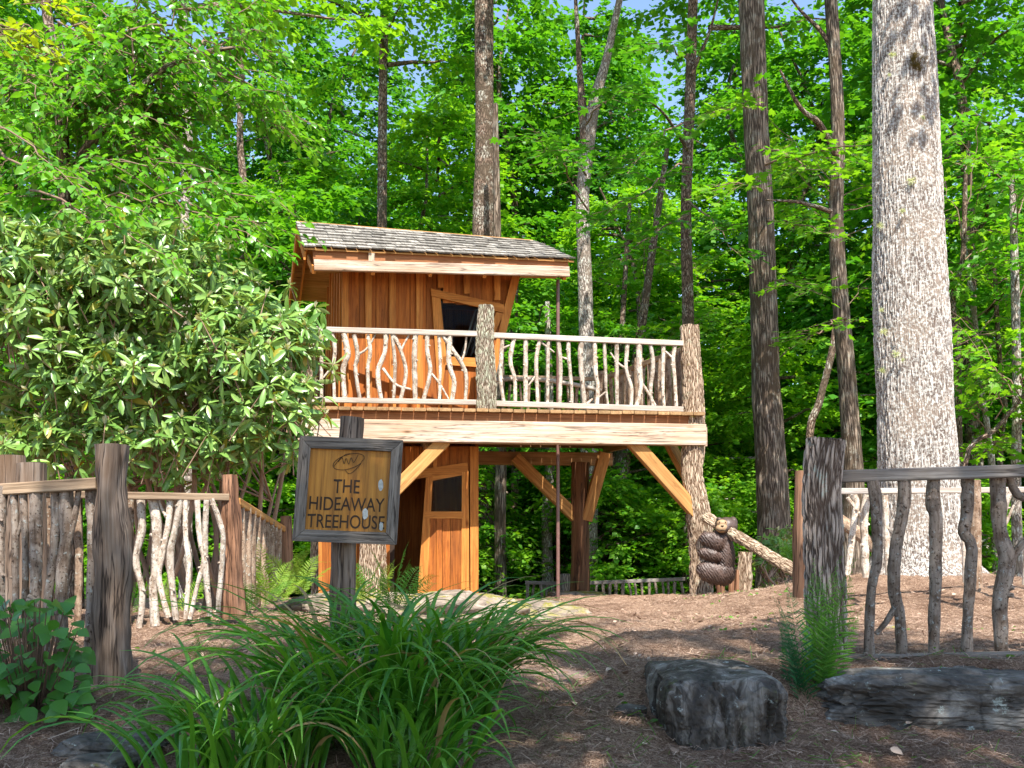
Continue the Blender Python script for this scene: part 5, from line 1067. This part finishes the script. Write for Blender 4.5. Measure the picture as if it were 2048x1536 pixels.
# ------------------------------------------------------------------ RHODODENDRONS
def rhodo(name, label, blobs, base, nwh, mat, ls, nstem, n_ind, twigmat='rhodostem'):
    t = thing(name, base, label, 'shrub'); rng = np.random.default_rng(len(label)); tot = sum(b[1][0] * b[1][2] for b in blobs)
    C = []; Nn = []
    for c, r_ in blobs:
        k = int(nwh * r_[0] * r_[2] / tot); d = norm(rng.normal(size=(k, 3))); d[:, 2] = np.where(rng.random(k) < .75, np.abs(d[:, 2]), d[:, 2]); d[:, 1] = np.where(rng.random(k) < .7, -np.abs(d[:, 1]), d[:, 1]); s_ = rng.uniform(.55, 1.06, (k, 1)) ** .6
        C.append(np.array(c) + d * np.array(r_) * s_); Nn.append(d)
    C = np.concatenate(C); Nn = norm(np.concatenate(Nn) * .6 + np.array([0, -.2, .65]) + rng.normal(0, .38, C.shape)); C = C + rng.normal(0, .07, C.shape)
    k = 9; n_ = len(C); az = rng.uniform(0, 6.28, (n_, 1)) + np.arange(k)[None] * 2.4 + rng.normal(0, .45, (n_, k)); el = rng.uniform(-.95, .6, (n_, k))
    a, s1, s2 = Nn, None, None; s1 = norm(np.cross(Nn, np.array([0.3, 1, .1]))); s2 = np.cross(Nn, s1)
    dr = (np.cos(az) * np.cos(el))[..., None] * s1[:, None] + (np.sin(az) * np.cos(el))[..., None] * s2[:, None] + np.sin(el)[..., None] * Nn[:, None]
    pos = np.repeat(C[:, None], k, 1) + dr * .012; nr = np.repeat(Nn[:, None], k, 1) - dr * np.sin(el)[..., None] + rng.normal(0, .42, (n_, k, 3))
    pos, dr, nr = pos.reshape(-1, 3), norm(dr.reshape(-1, 3)), norm(nr.reshape(-1, 3)); sz = rng.uniform(.45, 1.2, len(pos)) * ls
    yl = rng.random(len(pos)) < .02
    leaves(t, 'leaf', 'foliage', 'long', pos[~yl], dr[~yl], nr[~yl], sz[~yl], mat, .95, n_ind)
    leaf_mesh('old_leaves', 'long', pos[yl], dr[yl] + np.array([0, 0, -.8]), nr[yl], sz[yl], 'rhodoyel', t, 1.3, okind='stuff')
    # pale bud candles
    bi = rng.random(n_) < .35; kb = bi.sum() * 5; bp_ = np.repeat(C[bi], 5, 0); bd_ = norm(np.repeat(Nn[bi], 5, 0) + rng.normal(0, .28, (kb, 3)))
    leaf_mesh('new_shoots', 'long', bp_, bd_, norm(rng.normal(size=(kb, 3))), rng.uniform(.3, .55, kb) * ls, 'shoot', t, 1.1, okind='stuff')
    mb = MB(); tips = C[rng.choice(n_, min(n_, nstem * 5), replace=False)]; bx, by, bz = base; rows_ = []
    for s_ in range(nstem):
        b0 = Vector((bx + rng.uniform(-1, 1) * blobs[0][1][0] * .9, by + rng.uniform(-.3, .5), G(bx, by) - .1)); hub = Vector((b0.x + rng.normal(0, .3), b0.y + rng.normal(0, .2), b0.z + (max(c[0][2] for c in blobs) - b0.z) * rng.uniform(.35, .65)))
        mb.tube([b0, b0.lerp(hub, .5) + Vector((rng.normal(0, .1), rng.normal(0, .1), 0)), hub], [.028, .022, .017], n=6, res=.2, amp=.1)
        dd = np.linalg.norm(tips - np.array(hub), axis=1); 
        for i in np.argsort(dd)[:14:2]:
            q = Vector(tips[i]); mb.tube([hub, hub.lerp(q, .5) + Vector((rng.normal(0, .08), rng.normal(0, .08), rng.normal(0, .08))), q], [.012, .008, .004], n=5, cap=False)
    for i in range(0, n_, 3):
        q = Vector(C[i]); b_ = q - Vector(Nn[i]) * rng.uniform(.15, .45) + Vector((rng.normal(0, .08), rng.normal(0, .08), -.05)); mb.tube([b_, q], [.006, .004], n=4, cap=False)
    mb.build('stems', twigmat, t, recalc=False); return t
M['shoot'] = leafmat('pale_shoot', (0.42, 0.42, 0.28), (0.56, 0.50, 0.36), .25, rough=.7)
def bl(px, py, d, rx, ry, rz): return (tuple(P(px, py, d)), (rx * d / F, ry, rz * d / F))
rhodo('rhododendron', 'large sunlit rhododendron bush behind the left twig fence', [bl(110, 690, 8.9, 210, 1.1, 190), bl(330, 640, 8.9, 200, 1.1, 170), bl(500, 770, 8.8, 135, 1.0, 165), bl(300, 800, 8.8, 230, 1.0, 130), bl(-40, 660, 8.8, 170, 1.0, 205), bl(560, 850, 8.6, 80, .7, 110), bl(70, 560, 9.0, 130, .9, 105), bl(230, 540, 9.0, 120, .8, 85), bl(590, 700, 8.9, 60, .6, 75), bl(280, 900, 8.5, 300, .6, 70)],
      (-3.1, 9.2, G(-3.1, 9.2)), 2750, 'rhodo', .15, 26, 290)
rhodo('rhododendron', 'small young rhododendron behind the leaning log', [bl(1545, 1125, 13.6, 45, .5, 40), bl(1565, 1095, 13.8, 30, .4, 30)], (3.6, 13.7, G(3.6, 13.7)), 60, 'rhodo', .17, 5, 60)

# ------------------------------------------------------------------ FOREGROUND PLANTS
def blade(p, az, ln_, wd_, arch, tw, rng):
    k = 11; L_ = np.linspace(0, 1, k); el0 = rng.uniform(1.15, 1.5); el = el0 - (el0 + arch) * L_ ** 1.6
    st = ln_ / (k - 1); pts = [np.array(p)]; a = az
    for i in range(1, k):
        pts.append(pts[-1] + st * np.array([math.cos(a) * math.cos(el[i]), math.sin(a) * math.cos(el[i]), math.sin(el[i])]))
        a += tw / k
    pts = np.array(pts); side = np.array([-math.sin(az), math.cos(az), 0])
    w_ = wd_ * np.minimum(1, .55 + L_ * 2) * (1 - L_ ** 3.2) + .0012
    d = np.gradient(pts, axis=0); up_ = norm(np.cross(np.tile(side, (k, 1)), d))
    rot = rng.uniform(-.6, .6) * L_; s_ = side[None] * np.cos(rot)[:, None] + up_ * np.sin(rot)[:, None]
    lft = pts - s_ * w_[:, None] / 2; rgt = pts + s_ * w_[:, None] / 2; mid = pts - norm(np.cross(s_, d)) * w_[:, None] * .22
    v = np.concatenate([lft, mid, rgt]); f = []
    for i in range(k - 1): f += [(i, k + i, k + i + 1, i + 1), (k + i, 2 * k + i, 2 * k + i + 1, k + i + 1)]
    return v, f
def lily(name, label, c, n_, spread, lmin, lmax, n_ind, group=None, lean=None, seed=3):
    rng = np.random.default_rng(seed); t = thing(name, c, label, 'plant', group); o_ = np.array(c); rest = ([], []); b_ = 0
    for i in range(n_):
        a = rng.uniform(0, 6.28); r_ = spread * math.sqrt(rng.random()); p = o_ + np.array([math.cos(a) * r_, math.sin(a) * r_ * .6, 0]); p[2] = G(p[0], p[1]) - .02
        az = a + rng.normal(0, .7) if r_ > spread * .3 else rng.uniform(0, 6.28)
        v, f = blade(p, az, rng.uniform(lmin, lmax), rng.uniform(.015, .028), rng.uniform(-.15, 1.05), rng.normal(0, .4), rng)
        if i < n_ind:
            me = bpy.data.meshes.new('leaf'); me.from_pydata((v - o_).tolist(), [], f); me.polygons.foreach_set('use_smooth', [True] * len(f))
            at = me.attributes.new('rnd', 'FLOAT', 'FACE'); at.data.foreach_set('value', np.full(len(f), rng.random() * .9, np.float32)); me.materials.append(M['deadblade' if rng.random() < .05 else 'lily']); link(bpy.data.objects.new('leaf', me), t)
    return t
lily('daylily_clump', 'large arching daylily clump in front of the sign post', P(750, 1440, 4.15), 290, .38, .5, 1.02, 290, seed=3)
lily('daylily_clump', 'upright daylily clump at the back right beside the sign post', P(880, 1400, 4.45), 170, .24, .6, .92, 170, seed=12)
lily('daylily_clump', 'daylily clump at the bottom edge left of the large clump', P(520, 1530, 3.75), 130, .24, .4, .75, 130, seed=5)
lily('daylily_clump', 'daylily clump below the sign at the bottom middle', P(830, 1560, 3.7), 80, .2, .35, .62, 80, seed=6)
lily('daylily_clump', 'sparse daylily shoots at the left of the clumps', P(400, 1590, 3.5), 26, .2, .45, .8, 26, seed=8)
# round leaved plant
HO = thing('round_leaved_plant', P(75, 1440, 4.5), 'dark green round leaved plant at the foot of the near left fence', 'plant')
rng = np.random.default_rng(4); hp, hd, hn2 = [], [], []; hb = MB()
for k in range(270):
    px, py = rng.uniform(-60, 165), rng.uniform(1195, 1430); 
    if px > 140 and py < 1230: continue
    d = rng.uniform(4.15, 4.75); q = np.array(P(px, py, d)); bs = np.array(P(60 + (px - 60) * .35, 1455, 4.5))
    dr = norm(np.array([(px - 60) / 120 + rng.normal(0, .4), rng.normal(-.5, .4), rng.normal(-.35, .25)])); hp.append(q); hd.append(dr); hn2.append(norm(np.array([rng.normal(0, .45), rng.normal(-.6, .4), 1])))
    hb.tube([Vector(bs), Vector((bs + q) / 2 + np.array([0, 0, .05])), Vector(q)], [.004, .003, .002], n=5, cap=False, res=.06)
hp, hd, hn2 = map(np.array, (hp, hd, hn2)); leaf_objs('leaf', 'ovate', hp, hd, hn2, rng.uniform(.05, .095, len(hp)), 'hosta', HO, 1.35); hb.build('stems', 'twig', HO, recalc=False)
hp2 = []
# ferns
def fern(label, c, n_, ln_, mat, seed, group=None, bend=1.0, el=(.9, 1.45), azr=(0, 6.28), wid=.17, name='fern'):
    rng = np.random.default_rng(seed); t = thing(name, c, label, 'fern', group); c = np.array(c)
    for i in range(n_):
        az = rng.uniform(*azr); e0 = rng.uniform(*el); l_ = ln_ * rng.uniform(.65, 1.1); k = 26; s = np.linspace(0, 1, k); e = e0 - s ** 2 * rng.uniform(.3, 1.1) * bend
        st = l_ / k; pts = [c + np.array([rng.normal(0, .03), rng.normal(0, .03), 0])]
        for j in range(1, k): pts.append(pts[-1] + st * np.array([math.cos(az) * math.cos(e[j]), math.sin(az) * math.cos(e[j]), math.sin(e[j])]))
        pts = np.array(pts); d = norm(np.gradient(pts, axis=0)); side = np.array([-math.sin(az), math.cos(az), 0]); ro = rng.uniform(-1.3, 1.3); upv = np.cross(d, side); side_ = side * math.cos(ro) + upv * math.sin(ro); nrm_ = np.cross(d, side_)
        w_ = wid * l_ * np.sin(np.clip(s * 1.02 + .06, 0, 1) * math.pi) ** .7; P_, D_, N_, S_ = [], [], [], []
        for sg in (1, -1):
            dd = norm(side_ * sg * .9 + d * .45 + rng.normal(0, .08, (k, 3))); m_ = s > .12
            # each pinna: a row of small lobes
            for j in np.where(m_)[0]:
                for q in (.12, .38, .62, .85):
                    for sg2 in (1, -1):
                        P_.append(pts[j] + dd[j] * w_[j] * q); D_.append(dd[j] * .45 + d[j] * sg2 * .9); N_.append(nrm_[j]); S_.append(max(.006, .30 * st * 2.6 * (1.1 - q * .6)))
                P_.append(pts[j]); D_.append(dd[j]); N_.append(nrm_[j]); S_.append(w_[j])
        P_, D_, N_, S_ = map(np.array, (P_, D_, N_, S_)); o = leaf_mesh('frond', 'long', P_, D_, N_, S_, mat, t, .36)
    return t
fern('light green fern rising in front of the near right fence post', P(1630, 1450, 4.8), 12, .80, 'fern', 21, azr=(-1.2, 1.6), el=(1.3, 1.54), bend=.5, wid=.13)
fern('blue green fern at the left side of the near right fence post', P(1598, 1450, 4.75), 8, .66, 'fernblue', 22, azr=(1.6, 4.2), el=(1.38, 1.55), bend=.4, wid=.12)
for k, (px, py, d, l_, mt, lab) in enumerate([(545, 1215, 8.2, .6, 'fernyel', 'sunny yellow green fern by the turning left fence'), (600, 1200, 8.6, .5, 'fernyel', 'sunny yellow green fern between the left fence and the mossy boulder'), (500, 1235, 7.6, .45, 'fern', 'green fern just right of the reddish fence post'), (570, 1190, 9.4, .6, 'fernyel', 'sunny fern behind the end of the turning fence'),
        (790, 1235, 7.0, .6, 'fern', 'fern with curling tips between the sign and the lower door'), (345, 1250, 8.2, .5, 'fernyel', 'bright fern behind the middle left fence sticks'), (250, 1270, 8.0, .5, 'fern', 'fern behind the near left dark post'), (735, 1215, 8.0, .5, 'fernyel', 'bright fern at the foot of the log post behind the sign')]):
    fern(lab, P(px, py, d), 9, l_, mt, 40 + k)
fern('small thin fern among the daylilies at the bottom middle', P(800, 1536, 3.55), 3, .22, 'fern', 60, azr=(-.5, .5), el=(1.3, 1.5))
fern('small pale fern left of the daylily clump', P(395, 1345, 4.6), 4, .26, 'fern', 61, el=(1.0, 1.5))
fern('dark fern in the shade behind the leaning log', P(1590, 1160, 12.5), 8, .6, 'fern', 62)

# grass tufts on the path and litter
def scatter(name, label, n_, xr, yr, smin, smax, mat, kind='frag', aspect=1.0, el=.12, lift=.01, mask=None, flat=.3):
    x = RNG.uniform(*xr, n_); y = yr[0] + (yr[1] - yr[0]) * RNG.random(n_) ** 1.35
    if mask is not None: m_ = mask(x, y); x, y = x[m_], y[m_]
    k = len(x); z = gz(x, y) + lift + RNG.uniform(0, .02, k); az = RNG.uniform(0, 6.28, k); e = RNG.normal(0, el, k)
    dr = np.stack([np.cos(az) * np.cos(e), np.sin(az) * np.cos(e), np.sin(e)], 1); nr = np.stack([RNG.normal(0, flat, k), RNG.normal(0, flat, k), np.ones(k)], 1)
    o = leaf_mesh(name, kind, np.stack([x, y, z], 1), dr, nr, RNG.uniform(smin, smax, k), mat, None, aspect, okind='stuff'); tag(o, label); return o
scatter('needle_litter', 'scattered brown needles and bark shreds covering the ground', 170000, (-4.5, 7), (3.0, 12.8), .015, .06, 'litter', aspect=1.3, el=.22, lift=.015)
scatter('dry_leaves', 'small dry fallen leaves scattered on the mulch', 900, (-4, 6), (3.0, 12), .02, .055, 'litter', 'ovate', 1.0, .3, .02)
scatter('fallen_twigs', 'small dead twigs and bark strips lying on the mulch', 420, (-4, 6.5), (3.0, 12.5), .10, .28, 'litter', 'frag', .7, .12, .03)
scatter('ground_weeds', 'small green weeds sprouting at the fence feet and path edges', 2600, (-4.2, 6.5), (3.2, 12.5), .02, .055, 'fern', 'ovate', 1.0, .4, .015, lambda x, y: (vnoise(x * 1.3, y * 1.3, 4) > .42) | ((np.abs(y - 5.25) < .12) & (x > 1.6)) | ((np.abs(y - 7.1) < .2) & (x < -1.9)) | ((y > 8) & (y < 9) & (x < -.5)), .6)
def gmask(x, y): return (vnoise(x * 1.7, y * 1.7, 9) > .25) & (y < 5.4)
scatter('grass_tufts', 'thin grass blades sprouting along the shaded path edge', 3500, (-2.2, 2.4), (3.0, 5.4), .03, .09, 'fern', 'frag', 1.0, .5, .0, gmask, 1.2)
gt = None
for k, (a_, b_) in enumerate((((1432, 1150), (1530, 1160)),)):
    mb = MB(); mb.tube([P(1432, 1214, 10.2), P(1470, 1206, 10.2), P(1500, 1210, 10.1), P(1530, 1207, 10.1)], [.008, .008, .006, .003], n=6, res=.05); tag(mb.build('fallen_twig', 'stick'), 'thin pale twig lying on the mulch near the carved bear', 'twig')

# ------------------------------------------------------------------ SHADE TREES BEHIND THE CAMERA
def shade(x, y, z0, z1, Rm, nbr, seed, label, mt='leafA', ls=.16):
    t = thing('shade_tree', (x, y, G(x, y) - .1), label, 'tree')
    one('tube', 'trunk', 'midbark', t, [Vector((x, y, G(x, y) - .2)), Vector((x + .1, y, z0)), Vector((x, y + .1, z1))], [.26, .2, .08], n=16, res=.4, amp=.08)
    own_crown(t, (x, y, 0), seed, z0, z1, Rm, nbr, mt, ls)
shade(-0.1, -2.0, 7.0, 10.5, 3.0, 25, 91, 'leafy shade tree standing behind the camera to the left')
shade(3.6, -2.0, 7.0, 10.5, 3.0, 24, 92, 'leafy shade tree standing behind the camera to the right')
shade(-4.4, -1.8, 6.5, 10, 2.6, 17, 93, 'leafy shade tree far to the left behind the camera')

shade(2.6, -3.8, 14.5, 18.5, 3.0, 8, 94, 'tallest sparse shade tree standing behind the camera')
